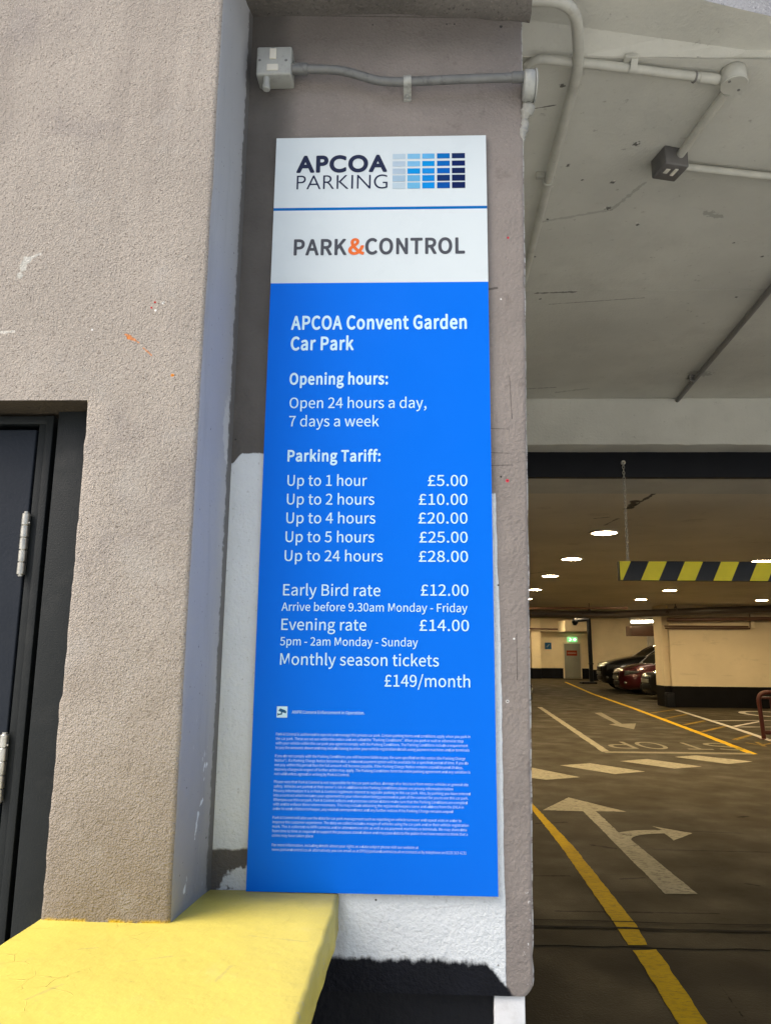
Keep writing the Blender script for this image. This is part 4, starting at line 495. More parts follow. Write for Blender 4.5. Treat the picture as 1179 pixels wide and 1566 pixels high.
def ceiling_mat():                                  # grubby off-white painted concrete soffit
    n = NT('grubby_painted_concrete')
    c = vary(n, (.545, .54, .482), .13, 1.3, 6)
    c = n.mix(n.mul(n.rng(n.noise(2.6, 6, .65, off=3), .5, .72), .35), c, (.42, .415, .37))
    c = n.mix(n.mul(n.rng(n.noise(5, 5, .6, off=11), .58, .70), .25), c, (.53, .495, .44))
    c = n.mix(n.mul(n.rng(n.noise(24, 6, .75, off=8), .61, .72), .6), c, (.22, .21, .18))
    c = n.mix(n.mul(n.rng(n.noise(7, 6, .8, stretch=(1, 5, 1), off=5), .66, .72), .5), c, (.20, .18, .15))
    Z = 3.5
    for (a, b, wd, k) in (((820, 340), (935, 320), .010, .25), ((935, 320), (985, 280), .010, .3), ((840, 465), (985, 455), .003, .8), ((813, 166), (850, 160), .003, .9), ((800, 595), (850, 592), .008, .6), ((850, 600), (900, 594), .014, .3), ((1060, 570), (1080, 572), .05, .35), ((820, 448), (880, 446), .010, .7), ((1080, 325), (1100, 330), .02, .35)):
        c = n.mix(n.mul(n.seg(onZ(*a, Z), onZ(*b, Z), wd, .8, 40), k), c, (.07, .065, .055))
    for px, py, r in ((973, 219, .016), (937, 278, .013), (869, 252, .010), (975, 343, .010), (930, 318, .016), (836, 283, .010), (890, 275, .007), (860, 130, .012), (1047, 71, .012), (818, 392, .008), (826, 457, .009), (1126, 454, .011), (1070, 84, .010), (1122, 371, .008), (1165, 392, .009), (1035, 610, .035), (1055, 578, .03), (838, 335, .008)):
        p = onZ(px, py, Z); c = n.mix(n.mul(n.seg(p, p, r, .7, 90), .85), c, (.06, .055, .05))
    p = onZ(1047, 72, 3.51); c = n.mix(n.seg(p, p, .016, .6, 60), c, (.22, .08, .03))
    for px, py in ((923, 317), (937, 276), (973, 218), (972, 340), (843, 285)):
        p = onZ(px, py, Z); c = n.mix(n.seg(p+Vector((.006, 0, 0)), p+Vector((.006, 0, 0)), .006, .4, 90), c, (.62, .6, .55))
    nb = n.bump(n.noise(60, 5, .6), .003); nb = n.bump(n.noise(5, 4), .012, .5, nb)
    return n.out(c, .8, 0, .25, nb)
def hall_ceiling_mat():
    n = NT('cream_hall_ceiling')
    c = vary(n, (.66, .61, .50), .10, .8, 5); c = n.mix(n.mul(n.rng(n.noise(3, 6, .7, off=3), .56, .72), .4), c, (.36, .32, .25))
    Z = 2.945
    for a, b, wd, k in (((1005, 752), (966, 776), .020, .9), ((972, 766), (962, 778), .05, .95), ((908, 793), (930, 791), .022, .7), ((925, 803), (945, 793), .02, .6), ((1000, 748), (1010, 752), .03, .6), ((815, 877), (835, 874), .05, .4)):
        c = n.mix(n.mul(n.seg(onZ(*a, Z), onZ(*b, Z), wd, .7, 12), k), c, (.05, .045, .035))
    return n.out(c, .75, 0, .3, n.bump(n.noise(30, 5), .004))
def floor_mat(name, base, dark, rough):
    n = NT(name)
    c = vary(n, base, .08, .8, 6)
    c = n.mix(n.rng(n.noise(1.7, 7, .7, off=3), .45, .75), c, dark)
    c = n.mix(n.mul(n.rng(n.noise(6, 6, .7, stretch=(.25, 3, 1), off=6), .58, .72), .35), c, tuple(q*.55 for q in dark))      # tyre scuffs across
    c = n.mix(n.mul(n.rng(n.noise(4.5, 5, .7, off=21), .62, .74), .35), c, tuple(min(1, q*1.5) for q in base))
    c = n.mix(n.mul(n.rng(n.noise(160, 2), .62, .75), .5), c, tuple(q*1.7 for q in base))
    for a, b, wd in (((1095, 1498), (1140, 1560), .006), ((1000, 1300), (1179, 1304), .012), ((1040, 1271), (1135, 1275), .012), ((905, 1293), (940, 1298), .02), ((818, 1340), (870, 1340), .012), ((850, 1394), (1100, 1398), .010), ((820, 1260), (865, 1258), .02), ((950, 1345), (985, 1343), .014), ((1140, 1352), (1160, 1355), .02), ((1130, 1250), (1142, 1249), .03)):
        c = n.mix(n.mul(n.seg(onZ(*a), onZ(*b), wd, .7, 20), .85), c, (.008, .007, .006))
    r = n.lin(n.noise(2.2, 5, off=9), .3, .7, rough*.75, rough*1.2)
    return n.out(c, r, 0, .03, n.bump(n.noise(90, 4), .003))
def marking_mat(name, col, wear=.5, dirt=(.045, .038, .025)):
    n = NT(name); c = vary(n, col, .10, 4)
    c = n.mix(n.mul(n.rng(n.noise(38, 6, .75, stretch=(.5, 1.4, 1)), .47, .66), wear), c, dirt)
    c = n.mix(n.mul(n.rng(n.noise(9, 5, .7, off=4), .60, .70), wear), c, dirt)
    c = n.mix(n.mul(n.rng(n.noise(260, 2), .60, .72), wear*.7), c, dirt)
    return n.out(c, .7, 0, .04, n.bump(n.noise(120, 3), .002))
def dado_mat(name, z0, cream=(.62, .53, .38), black=(.004, .004, .005)):
    n = NT(name); z = n.sep(n.pos())[2]
    c = vary(n, cream, .07, .9, 5); c = n.mix(n.mul(n.rng(n.noise(2.4, 6, .7, off=2), .56, .72), .35), c, tuple(q*.72 for q in cream))
    c = n.mix(n.mul(n.rng(n.noise(1.3, 5, .7, stretch=(1, 1, 6), off=12), .60, .70), .3), c, tuple(q*.6 for q in cream))
    mk = n.rng(n.math('ADD', z, n.math('MULTIPLY', n.noise(6), .012)), z0+.010, z0)
    return n.out(n.mix(mk, c, vary(n, black, .3, 3)), n.math('ADD', .7, n.math('MULTIPLY', mk, -.2)), 0, .12, n.bump(n.noise(30, 4), .003))
def conc_mat(name, base=(.30, .30, .30)):
    n = NT(name); c = vary(n, base, .22, 3, 6)
    c = n.mix(n.rng(n.noise(110, 4, .7), .55, .72), c, tuple(q*1.5 for q in base)); c = n.mix(n.rng(n.noise(85, 4, .7, off=5), .58, .72), c, tuple(q*.35 for q in base))
    return n.out(c, .95, 0, .2, n.bump(n.noise(95, 4), .006))
def metal_mat(name, col, rough=.4, metal=.7, dirt=.5):
    n = NT(name); c = vary(n, col, .15, 20); c = n.mix(n.mul(n.rng(n.noise(35, 6, .7, off=2), .52, .70), dirt), c, tuple(q*.3 for q in col))
    return n.out(c, n.lin(n.noise(30, 4), .3, .7, rough*.8, rough*1.3), metal, .5, n.bump(n.noise(150, 3), .0006))

M = {}
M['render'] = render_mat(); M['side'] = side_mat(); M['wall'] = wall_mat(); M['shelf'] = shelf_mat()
M['ceil'] = ceiling_mat(); M['hallceil'] = hall_ceiling_mat()
M['floor'] = floor_mat('worn_asphalt', (.046, .039, .0255), (.033, .028, .018), .7)
M['apron'] = floor_mat('worn_concrete_apron', (.042, .0355, .0235), (.031, .026, .017), .7)
M['ground'] = floor_mat('pavement', (.60, .62, .60), (.54, .56, .54), .7)
M['white'] = marking_mat('worn_white_road_paint', (.31, .288, .218), .8)
M['fadedw'] = marking_mat('faded_white_road_paint', (.20, .185, .14), .6)
M['cleanw'] = marking_mat('fresh_white_road_paint', (.42, .40, .36), .3)
M['yellow'] = marking_mat('worn_yellow_road_paint', (.50, .325, .003), .45)
M['fadedy'] = marking_mat('faded_yellow_road_paint', (.20, .135, .018), .8)
M['dado'] = dado_mat('cream_wall_black_dado', .60)
M['dadofar'] = dado_mat('far_cream_wall_black_dado', .62, (.70, .61, .44), (.005, .006, .010))
M['conc'] = conc_mat('rough_concrete', (.38, .38, .39)); M['oldconc'] = conc_mat('dirty_rough_concrete', (.13, .12, .108))
M['black'] = paint('black_masonry_paint', (.007, .008, .011), .5, .2, 6, .002, 60, .15)
M['blackgloss'] = paint('black_steel_paint', (.008, .009, .012), .5, .15, 5, .0008, 90, .15)
M['white_post'] = paint('white_post_paint', (.74, .76, .78), .5, .06, 14, .002, 40, dirt=.25, dcol=(.4, .38, .35))
M['timber'] = paint('dark_door_frame_paint', (.013, .016, .017), .5, .12, 12, .0008, 260, .25, dirt=.25, dcol=(.045, .047, .045))
M['leaf'] = paint('charcoal_door_paint', (.017, .022, .031), .45, .10, 5, .0006, 120, .25)
M['steel'] = metal_mat('brushed_hinge_steel', (.62, .61, .56), .32, .9, .35)
M['galv'] = metal_mat('grey_galvanised_conduit', (.17, .175, .17), .5, .35, .5)
M['greybox'] = paint('grey_cast_metal', (.36, .37, .345), .45, .1, 20, .0008, 150, .5, .2, dirt=.6, dcol=(.12, .115, .10))
M['darkbox'] = paint('dark_grey_cast_metal', (.13, .125, .12), .5, .15, 20, .0008, 150, .5, .2, dirt=.4)
M['pipe'] = paint('painted_conduit', (.46, .455, .40), .5, .1, 12, .0008, 120, dirt=.45, dcol=(.22, .2, .17))
M['darkpipe'] = paint('dark_painted_pipe', (.19, .185, .172), .5, .15, 12, .0008, 120)
M['plastic'] = paint('ivory_plastic', (.62, .60, .52), .4, .05, 20, 0)
M['lump'] = paint('white_sealant', (.34, .34, .31), .7, .15, 40, .004, 70)
M['void'] = flat('dark_hole', (.008, .008, .008), .9)
# sign
def signmat(name, col, rough=.28):
    n = NT(name); c = vary(n, col, .015, 3)
    return n.out(c, n.lin(n.noise(6, 4), .3, .7, rough*.85, rough*1.2), 0, .10, n.bump(n.noise(3, 2), .0006))
M['sblue'] = signmat('bright_blue_vinyl', (.0, .148, .77), .4); M['swhite'] = signmat('white_vinyl', (.62, .695, .73)); M['sstripe'] = signmat('mid_blue_vinyl', (.0, .13, .45))
M['sedge'] = flat('aluminium_edge', (.35, .37, .40), .4, .6)
M['tnavy'] = flat('navy_lettering', (.018, .026, .065)); M['tgrey'] = flat('grey_lettering', (.075, .082, .10)); M['torange'] = flat('orange_lettering', (.75, .16, .04)); M['twhite'] = flat('white_lettering', (.56, .80, .93))
def lamp_mat():
    n = NT('lamp_diffuser'); r = n.vm('LENGTH', n.vm('MULTIPLY', n.obj(), (1, 1, 0))); n.put(n.b.inputs['Emission Color'], (1, .75, .41)); n.put(n.b.inputs['Emission Strength'], n.rng(r, .152, .085, 1.2, 300)); return n.out((.7, .68, .6), .5)
M['lamp'] = lamp_mat(); M['tsmall'] = flat('white_small_print', (.74, .93, 1.0)); M['tubelamp'] = glow('tube_diffuser', (1, .88, .68), 18)
M['exit'] = glow('exit_green', (.38, .85, .36), .5, (.02, .4, .12)); M['exitw'] = glow('exit_white', (.7, 1, .6), 1.2)
M['rim'] = paint('lamp_rim', (.6, .56, .48), .5, .05, 20, 0)
M['hy'] = paint('hazard_yellow', (.80, .66, .015), .4, .06, 10, 0); M['hb'] = paint('hazard_black', (.005, .0055, .007), .45, .1, 10, 0)
M['chain'] = metal_mat('chain_zinc', (.50, .47, .40), .35, .8, .3)
M['duct'] = paint('dark_brown_pipe', (.055, .042, .034), .32, .15, 3, 0, 60, .5); M['brown'] = paint('brown_pipe', (.10, .050, .032), .4, .15, 3, 0)
M['cream'] = paint('cream_paint', (.60, .52, .38), .7, .06, 1, .002, 30); M['greydoor'] = paint('grey_fire_door', (.20, .205, .18), .5, .08, 2, 0)
M['bluesign'] = flat('blue_sign', (.02, .10, .25)); M['redsign'] = flat('red_sign', (.20, .03, .02)); M['shutter'] = paint('pale_panel', (.70, .68, .64), .6, .05, 2, 0)
M['redrail'] = paint('dark_red_rail_paint', (.05, .008, .004), .45, .15, 10, .0006, 80)

# ================================================================== GROUND, ROAD, CEILINGS (structure)
tag(MB().add([(-300, -300, -.02), (300, -300, -.02), (300, 300, -.02), (-300, 300, -.02)], [(0, 1, 2, 3)]).build('ground', M['ground']), kind='structure')
yE = onZ(1000, 1449).y
b = MB(); xs = [.2+i*.1 for i in range(61)]           # near edge of the hall floor is a slightly ragged little step
front = [(-9, yE)] + [(x, yE+jit(x*6)*.012+jit(x*29, 2)*.004) for x in xs] + [(26, yE)]
b.prism(front+[(26, 46.4), (-9, 46.4)], -.15, 0.0); tag(b.build('car_park_floor', M['floor']), kind='structure')
b = MB(); b.prism([(.35, .1), (9, .1), (9, yE+.03), (.35, yE+.03)], -.018, -.0045); tag(b.build('entrance_apron', M['apron']), kind='structure')
# soffit of the entrance bay, two slabs with an open joint
A0, A1 = onZ(780, 83, 3.5), onZ(1179, 88, 3.5)
def ext(a, b_, t): return a+(b_-a)*t
L, R = ext(A0, A1, -.25), ext(A0, A1, 6)
yj = onZ(1000, 443, 3.5).y
b = MB(); b.prism([(.3, L.y), (R.x, R.y), (R.x, yj), (.3, yj)], 3.5, 3.75); tag(b.build('entrance_ceiling', M['ceil']), kind='structure')
b = MB(); b.prism([(.3, yj+.006), (R.x, yj+.006), (R.x, 3.84), (.3, 3.84)], 3.5, 3.75); tag(b.build('entrance_ceiling', M['ceil']), kind='structure')
b = MB(); b.box((-9, 4.82, 2.945), (26, 29.6, 3.2)); tag(b.build('hall_ceiling', M['hallceil']), kind='structure')
b = MB(); b.box((-9, 29.6, 3.7), (26, 46.4, 3.95)); b.box((-9, 29.5, 3.2), (26, 29.6, 3.95)); tag(b.build('hall_ceiling', M['hallceil']), kind='structure')

# fascia slab over the entrance: step line then the outer underside, then its weathered front
B0, B1 = onZ(898, 42, 3.535), onZ(1179, 81, 3.535); C0, C1 = onZ(1075, 0, 3.535), onZ(1179, 32, 3.535)
b = MB()
l0, l1 = ext(B0, B1, -.55), ext(B0, B1, 7); k0, k1 = ext(L, R, 0), R
c0, c1 = ext(C0, C1, -7), ext(C0, C1, 4)
c0 = Vector((.05, -.05, 3.535)); cmid = C0; c1 = C1; c2 = C1+(C1-C0)*16
N = 24
rowA = [lerp(k0, k1, i/N)-Vector((0, 0, .001)) for i in range(N+1)]; rowB = [lerp(l0, l1, i/N) for i in range(N+1)]
b.grid([rowA, rowB], smooth=False)
front = [c0, Vector((.9, .03, 3.535)), cmid, c1, c2]
def alongf(t):
    t *= len(front)-1; i = min(int(t), len(front)-2); return lerp(front[i], front[i+1], t-i)
rowC = [alongf(i/N) for i in range(N+1)]
b.grid([rowB, rowC], smooth=False)
b.grid([rowC, [p+Vector((0, -.0, 1.4)) for p in rowC]], mi=1, smooth=False)
fas = b.build('concrete_fascia', [M['ceil'], M['conc']]); tag(fas, 'weathered concrete fascia slab over the car park entrance, pale underside and rough front', 'fascia')
# upper wall above the fascia keeps the daylight out of the slab
b = MB()
rows = []
for zz in (3.3, 3.36): pass
b.box((-.1, -.26, 3.372), (.715, .012, 4.6)); 
tag(merge_smooth(b.build('concrete_lintel', M['oldconc'])), 'dirty rough concrete lintel above the notice recess', 'lintel')
b = MB(); w0, w1, w2 = onY(632, -6, -.03), onY(797, 26, .0), onY(830, 2, -.02)
rowt = []
for i in range(13):
    t = i/12; x = lerp(.36, .735, t); z = lerp(3.373, 3.334, t)+jit(i*1.7, 4)*.004
    rowt.append([(x, .012, z-.002), (x, -.02+jit(i, 1)*.004, z-.004), (x, -.06, 3.372)])
b.grid(rowt); b.build('mortar_fillet', M['oldconc'], bpy.data.objects['concrete_lintel'])

# ================================================================== FRONT WALLS
def jx(z, s, a=.0035): return jit(z*9, s)*a + jit(z*41, s+1)*a*.5
# roughcast pier with the doorway to its left
b = MB(); zs = [.6+i*.02 for i in range(int((2.087-.6)/.02)+1)] + [2.087]
zs = sorted(set(round(z, 4) for z in zs)); up = [2.087+.03*i for i in range(1, 70)]
def right_arris(z): return [(-.124, -.222), (-.117, -.2205), (-.1135+jx(z, 3, .0012), -.216), (-.111, -.205), (-.104, -.12), (-.096, -.03), (-.088, .012)]
rows = []
for z in zs:
    xl = -.387+jx(z, 6, .0018)+jit(z*70, 21)*.0012 - .007*(1 if z < 1.40 else 0) - (.004 if 1.385 < z < 1.40 else 0)
    rows.append([Vector((xl-.004, -.08, z)), Vector((xl-.002, -.205, z)), Vector((xl+.004, -.2195, z)), Vector((xl+.012, -.222, z))]+[Vector((lerp(xl+.012, -.124, t), -.222, z)) for t in (.25, .5, .75)]+[Vector((x, y, z)) for x, y in right_arris(z)])
b.grid(rows, smooth=True, mfun=lambda i, j: 1 if j >= 9 else 0)
rows = []
for z in [2.087]+up:
    rows.append([Vector((x, -.222, z)) for x in (-4, -2, -.9, -.6, -.389, -.3, -.2)]+[Vector((x, y, z)) for x, y in right_arris(z)])
b.grid(rows, smooth=True, mfun=lambda i, j: 1 if j >= 9 else 0)
# head of the doorway
hx = [-4+.05*i for i in range(72)]+[-.41, -.3935, -.385]
b.grid([[Vector((x, -.222, 2.0872)) for x in hx], [Vector((x, -.2185, 2.084+jit(x*14, 8)*.006+jit(x*60, 2)*.003)) for x in hx], [Vector((x, -.15, 2.086+jit(x*11, 3)*.004)) for x in hx], [Vector((x, -.06, 2.09)) for x in hx]], mi=2)
headm = conc_mat('door_head_mortar', (.045, .036, .024))
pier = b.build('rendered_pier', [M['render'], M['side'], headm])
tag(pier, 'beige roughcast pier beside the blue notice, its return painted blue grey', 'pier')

# wall behind the notice
def xr(z): return .6985 + (z-2.0)*.0127 + jit(z*7, 11)*.0012 + jit(z*33, 12)*.0012
b = MB(); rows = []
zz = [.716, .718, .722, .728, .738, .75] + [.77+.03*i for i in range(95)]
for z in zz:
    e = xr(z) - .018*max(0, (.745-z)/.03)**2
    if .79 < z < .83: e -= .003
    rows.append([Vector((x, .012, z)) for x in (-.12, .1, .3, .5)]+[Vector((e-.012, .012, z)), Vector((e-.005, .0135, z)), Vector((e-.001, .018, z)), Vector((e, .026, z)), Vector((e, .28, z))])
b.grid(rows)
b.grid([[p+Vector((0, 0, 0)) for p in rows[0][:7]], [Vector((p.x, .20, p.z)) for p in rows[0][:7]]])
sw = b.build('recess_wall', M['wall']); tag(sw, 'painted wall holding the notice: taupe with white touch up patches and a black foot', 'wall')
b = MB(); b.box((-.12, .03, -.02), (.586, .28, .717)); tag(b.build('black_plinth', M['black']), 'black painted plinth below the wall with the notice', 'plinth')
b = MB(); b.box((.588, .018, -.02), (.660, .25, .7155), bev=.003); tag(b.build('white_post', M['white_post']), 'short white painted post under the chipped lower corner of the wall', 'post')

# yellow shelf: slab with soft uneven edges
b = MB(); rows = []
def sx(y): return .2215 + jit(y*8, 5)*.003 + jit(y*30, 6)*.0012
ys = [-.95+.02*i for i in range(49)]
zt = .9335
for y in ys:
    xl = -.399 - .05*max(0, -.22-y)+jit(y*9, 9)*.003; xr_ = sx(y); dz = jit(y*6, 13)*.0015
    rows.append([Vector((xl, y, zt-.10)), Vector((xl, y, zt-.012)), Vector((xl+.004, y, zt-.003)), Vector((xl+.012, y, zt+dz))]+[Vector((lerp(xl, xr_, t), y, zt+jit(y*7+t*5, 14)*.0018)) for t in (.2, .35, .5, .65, .8, .92)]+
                [Vector((xr_-.011, y, zt+dz-.0005)), Vector((xr_-.003, y, zt-.003)), Vector((xr_, y, zt-.011)), Vector((xr_-.001, y, zt-.055)), Vector((xr_+jit(y*12, 3)*.002, y, zt-.082)), Vector((xr_-.012, y, zt-.092)), Vector((xl, y, zt-.10))])
b.grid(rows); b.add(rows[0][:-1], [list(range(len(rows[0])-1))]); 
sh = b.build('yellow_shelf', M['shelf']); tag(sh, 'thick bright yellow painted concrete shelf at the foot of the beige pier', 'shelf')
b = MB(); b.box((-.36, -.90, -.02), (.17, .029, zt-.093)); tag(b.build('black_shelf_base', M['black']), 'black painted base block carrying the yellow shelf', 'plinth')

# ================================================================== DOOR ON THE LEFT
dz0 = 2.083
dr = thing('metal_door', 'charcoal grey door with steel hinges in the beige wall at left', 'door', (-.9, -.13, 0))
def px_at(x, y, Y): return onY(x, y, Y).x
Yb, Yf, Yl = -.150, -.128, -.122
xg1 = px_at(89, 640, Yb); xg0 = px_at(85, 640, Yf); xf1 = px_at(71, 640, Yf); xf0 = px_at(59, 652, Yl); xl1 = px_at(55, 655, Yl)
b = MB(); b.box((xg1, Yb, -.02), (-.385, -.06, dz0), bev=.003); b.build('frame_board', M['timber'], dr)
b = MB(); b.box((xf1, Yf, -.02), (xg0-.004, -.06, dz0-.004), bev=.002); b.box((xf0, Yf+.009, -.02), (xf1-.0005, -.06, dz0-.01), bev=.002)
zh = onY(30, 647, Yf).z
b.box((-1.6, Yf+.004, zh), (xf1-.0006, -.061, dz0-.004), bev=.002); b.build('frame', M['timber'], dr)
b = MB(); b.box((-1.6, -.07, -.02), (-.39, -.05, dz0)); b.build('rebate', M['void'], dr)
zl = onY(30, 656, Yl).z
b = MB(); b.box((-1.5, Yl+.004, .0), (xl1, -.085, zl), bev=.003); b.build('leaf', M['leaf'], dr)
for (y0, y1) in ((785, 874), (1123, 1216)):
    p0 = onY(39, y0, Yl-.008) if y0 < 1000 else onY(4, y0, Yl-.008); z1 = p0.z; z0_ = z1-.152
    b = MB(); x = xl1+.002
    for i in range(5):
        h = (z1-z0_)/5; b.cyl((x, Yl-.008, z0_+i*h+.0008), (0, 0, 1), .0098, h-.0016, 20, 0, .0012)
    b.cyl((x, Yl-.008, z0_-.004), (0, 0, 1), .006, .16, 16); b.cyl((x+.011, Yl-.010, z1-.024), (0, -1, 0), .0016, .003, 8)
    merge_smooth(b.build('hinge', M['steel'], dr))

# ================================================================== NOTICE
sg = thing('parking_notice', 'tall blue and white parking tariff notice fixed to the taupe wall', 'sign', (.3, 0, .934))
Wd, ZB, ZT = .600, .9337, 2.9523
zb_ = (onY(414.5, 432.7).z+onY(745.8, 430.5).z)/2; z_s = (onY(420, 320).z+onY(744.5, 316).z)/2; sth = .0085
b = MB(); b.box((.0, .0012, ZB), (Wd, .008, ZT), 0)
def zone(z0, z1, mi): b.add([(0, 0, z0), (Wd, 0, z0), (Wd, 0, z1), (0, 0, z1), (0, .0012, z0), (Wd, .0012, z0), (Wd, .0012, z1), (0, .0012, z1)], [(0, 1, 2, 3), (0, 3, 7, 4), (1, 5, 6, 2)], mi)
zone(ZB, zb_, 1); zone(zb_, z_s-sth/2, 2); zone(z_s-sth/2, z_s+sth/2, 3); zone(z_s+sth/2, ZT, 2)
b.build('panel', [M['sedge'], M['sblue'], M['swhite'], M['sstripe']], sg)
TY = -.0007; EX, EZ = Vector((1, 0, 0)), Vector((0, 0, 1))
def tl(mb, txt, xl, yl, xr_, cap, wt=0.0, mi=0):
    A = onY(xl, yl); t = (xr_-xl)
    s = pwl(yl, ((210, -.0156), (1364, .0207))); B = onY(xr_, yl+s*t)
    c = onY(xl, yl-cap).z-A.z
    text_in(mb, txt, Vector((A.x, TY, A.z)), EX, EZ, B.x-A.x, c, wt, mi)
b = MB(); tl(b, 'APCOA', 453.2, 262.9, 591.8, 23.6, 'G'); b.build('brand_lettering', M['tnavy'], sg)
b = MB(); tl(b, 'PARKING', 453.4, 289.6, 592.4, 21.6, 'T'); b.build('brand_lettering', M['tnavy'], sg)
b = MB(); tl(b, 'PARK', 449, 389.5, 529.8, 22.8, 'S'); b.build('heading_lettering', M['tgrey'], sg); b = MB(); tl(b, 'CONTROL', 558.3, 387.9, 711, 22.8, 'S'); b.build('heading_lettering', M['tgrey'], sg)
b = MB(); tl(b, '&', 532.3, 388.2, 557, 22.8, 'S'); b.build('ampersand', M['torange'], sg)
# logo of blue tiles
cols = [(622, 682), (692, 752), (762, 820), (832, 892), (902, 964)]; rws = [(107, 131), (142, 166), (176, 201), (208, 236), (242, 270)]
cc = [[(188, 212, 228), (183, 205, 224), (178, 200, 220), (165, 195, 218), (190, 212, 226)], [(130, 195, 236), (125, 190, 235), (0, 150, 230), (105, 178, 225), (112, 186, 230)],
      [(98, 180, 235), (0, 150, 230), (20, 145, 230), (10, 140, 225), (0, 145, 232)], [(0, 112, 195), (0, 103, 190), (0, 98, 190), (15, 50, 110), (0, 84, 170)], [(20, 44, 95), (10, 34, 95), (16, 36, 86), (14, 34, 84), (12, 34, 88)]]
def lin1(c): c /= 255; return c/12.92 if c <= .04045 else ((c+.055)/1.055)**2.4
pal = []; b = MB(); x0 = onY(600.5, 250).x; x1 = onY(711, 250).x; zt_ = onY(655, 234.3).z; zb2 = onY(655, 287.6).z
for i, (a, q) in enumerate(cols):
    for j, (r0, r1) in enumerate(rws):
        X0 = lerp(x0, x1, (a-622)/342); X1 = lerp(x0, x1, (q-622)/342); Z1 = lerp(zt_, zb2, (r0-107)/163); Z0 = lerp(zt_, zb2, (r1-107)/163)
        pal.append(flat('logo_tile_blue', tuple(lin1(q2)*.85 for q2 in cc[i][j])))
        b.add([(X0, TY, Z0), (X1, TY, Z0), (X1, TY, Z1), (X0, TY, Z1)], [(0, 1, 2, 3)], len(pal)-1)
b.build('tile_logo', pal, sg)
B_ = 'B'
def line(name, *t):
    b = MB(); tl(b, *t); return b.build(name, M['twhite'], sg)
for t in (('APCOA Convent Garden', 445.1, 503.4, 713.8, 19.6), ('Car Park', 444.5, 534.9, 540.7, 19.3)): line('title_lettering', *t, B_)
line('heading_lettering', 'Opening hours:', 442.7, 587.6, 593.2, 16.6, B_)
line('opening_hours_lettering', 'Open 24 hours a day,', 442.7, 624, 652.1, 15.8, .006); line('opening_hours_lettering', '7 days a week', 442, 652, 579.5, 15.8, .006)
line('heading_lettering', 'Parking Tariff:', 439.6, 705.2, 581.9, 16.4, B_)
for a, xa, ya, xb_, p, xc, yc, xd in (('Up to 1 hour', 439.4, 742.8, 561.1, '£5.00', 654.3, 743, 714.7), ('Up to 2 hours', 438.6, 771.4, 572.4, '£10.00', 640.5, 771.8, 714.7), ('Up to 4 hours', 437.7, 800.1, 574, '£20.00', 639.8, 800.4, 714.9), ('Up to 5 hours', 436.5, 828.9, 572.1, '£25.00', 641.5, 829.6, 715.1), ('Up to 24 hours', 435.2, 857.9, 585.3, '£28.00', 640.5, 859, 715.7)):
    line('tariff_lettering', a, xa, ya, xb_, 16.2, .008); line('price_lettering', p, xc, yc, xd, 16.4, .008)
for t in (('Early Bird rate', 432.9, 910.6, 581.6, 17), ('£12.00', 643.6, 910.8, 716.3, 16.8), ('Arrive before 9.30am Monday - Friday', 430.5, 934.1, 714.7, 12.4), ('Evening rate', 430.2, 963.4, 560.2, 17), ('£14.00', 641.5, 964.7, 717.2, 16.8), ('5pm - 2am Monday - Sunday', 428.3, 986.9, 639, 12.4), ('Monthly season tickets', 428.3, 1016.8, 671.1, 17.4), ('£149/month', 588, 1050, 719, 17.8)): line('price_lettering' if t[0][0] == '£' else 'rate_lettering', *t, .008)
line('camera_notice_lettering', 'ANPR Camera Enforcement in Operation.', 446.6, 1091.6, 557.5, 4.8, .0)
small = [(422.3, 1125, ((719, 'Park & Control is authorised to operate and manage this private car park. Certain parking terms and conditions apply when you park in'), (708.4, 'the car park. These are set out within this notice and are called the "Parking Conditions". When you park or wait or otherwise stop'), (715.4, 'with your vehicle within this car park you agree to comply with the Parking Conditions. The Parking Conditions include a requirement'), (717.6, 'to pay the amounts shown and may include having to enter your vehicle registration details using payment machines and/or terminals'))),
 (420.8, 1158.3, ((711.5, 'If you do not comply with the Parking Conditions you will become liable to pay the sum specified on this notice (the Parking Charge'), (716, 'Notice"). If a Parking Charge Notice becomes due, a reduced payment option will be available for a specified period of time. If you do'), (707.8, 'not pay within this period then the full amount will become payable. If the Parking Charge Notice remains unpaid beyond 28 days,'), (719, 'recovery charges in respect of further action may apply. The Parking Conditions form the entire parking agreement and any variation is'), (534.4, 'not valid unless agreed in writing by Park & Control.'))),
 (419.3, 1197.9, ((716, 'Please note that Park & Control is not responsible for the car park surface, damage of or loss to or from motor vehicles or general site'), (693, "safety. Vehicles are parked at their owner's risk in addition to the Parking Conditions please see privacy information below"), (719, 'Privacy Information: It is in Park & Controls legitimate interest to regulate parking in this car park. Also, by parking you have entered'), (716, 'into a contract which includes your agreement to your information being processed as part of the contract for you to use this car park.'), (714.5, 'Whenyou use this car park, Park & Control collects and processes certain data to make sure that the Parking Conditions are complied'), (709, 'with and to enforce these where necessary. This may include obtaining the registered keepers name and address from the DVLA in'), (692.5, 'order to send a Notice to Keeper, any related correspondence and any further notices if the Parking Charge remains unpaid'))),
 (417.2, 1252.6, ((705.3, 'Park & Control will also use the data for car park management such as reporting on vehicle turnover and repeat visits in order to'), (716.6, 'improve the customer experience. The data we collect includes images of vehicles using the car park and/or their vehicle registration'), (713.6, 'mark. This is collected via NPR cameras and/or attendants on site as well as via payment machines or terminals. We may share data'), (715, 'from time to time as required to support the purposes stated above and may pass data to the police if we have reason to think that a'), (478.8, 'crime may have taken place'))),
 (416, 1294.6, ((639.7, 'For more information, including details about your rights as a data subject please visit our website at'), (713, 'www.parkandcontrol.co.uk alternatively you can email us at DPO@parkandcontrol.co.uk or contact us by telephone on 0135 313 4231')))]
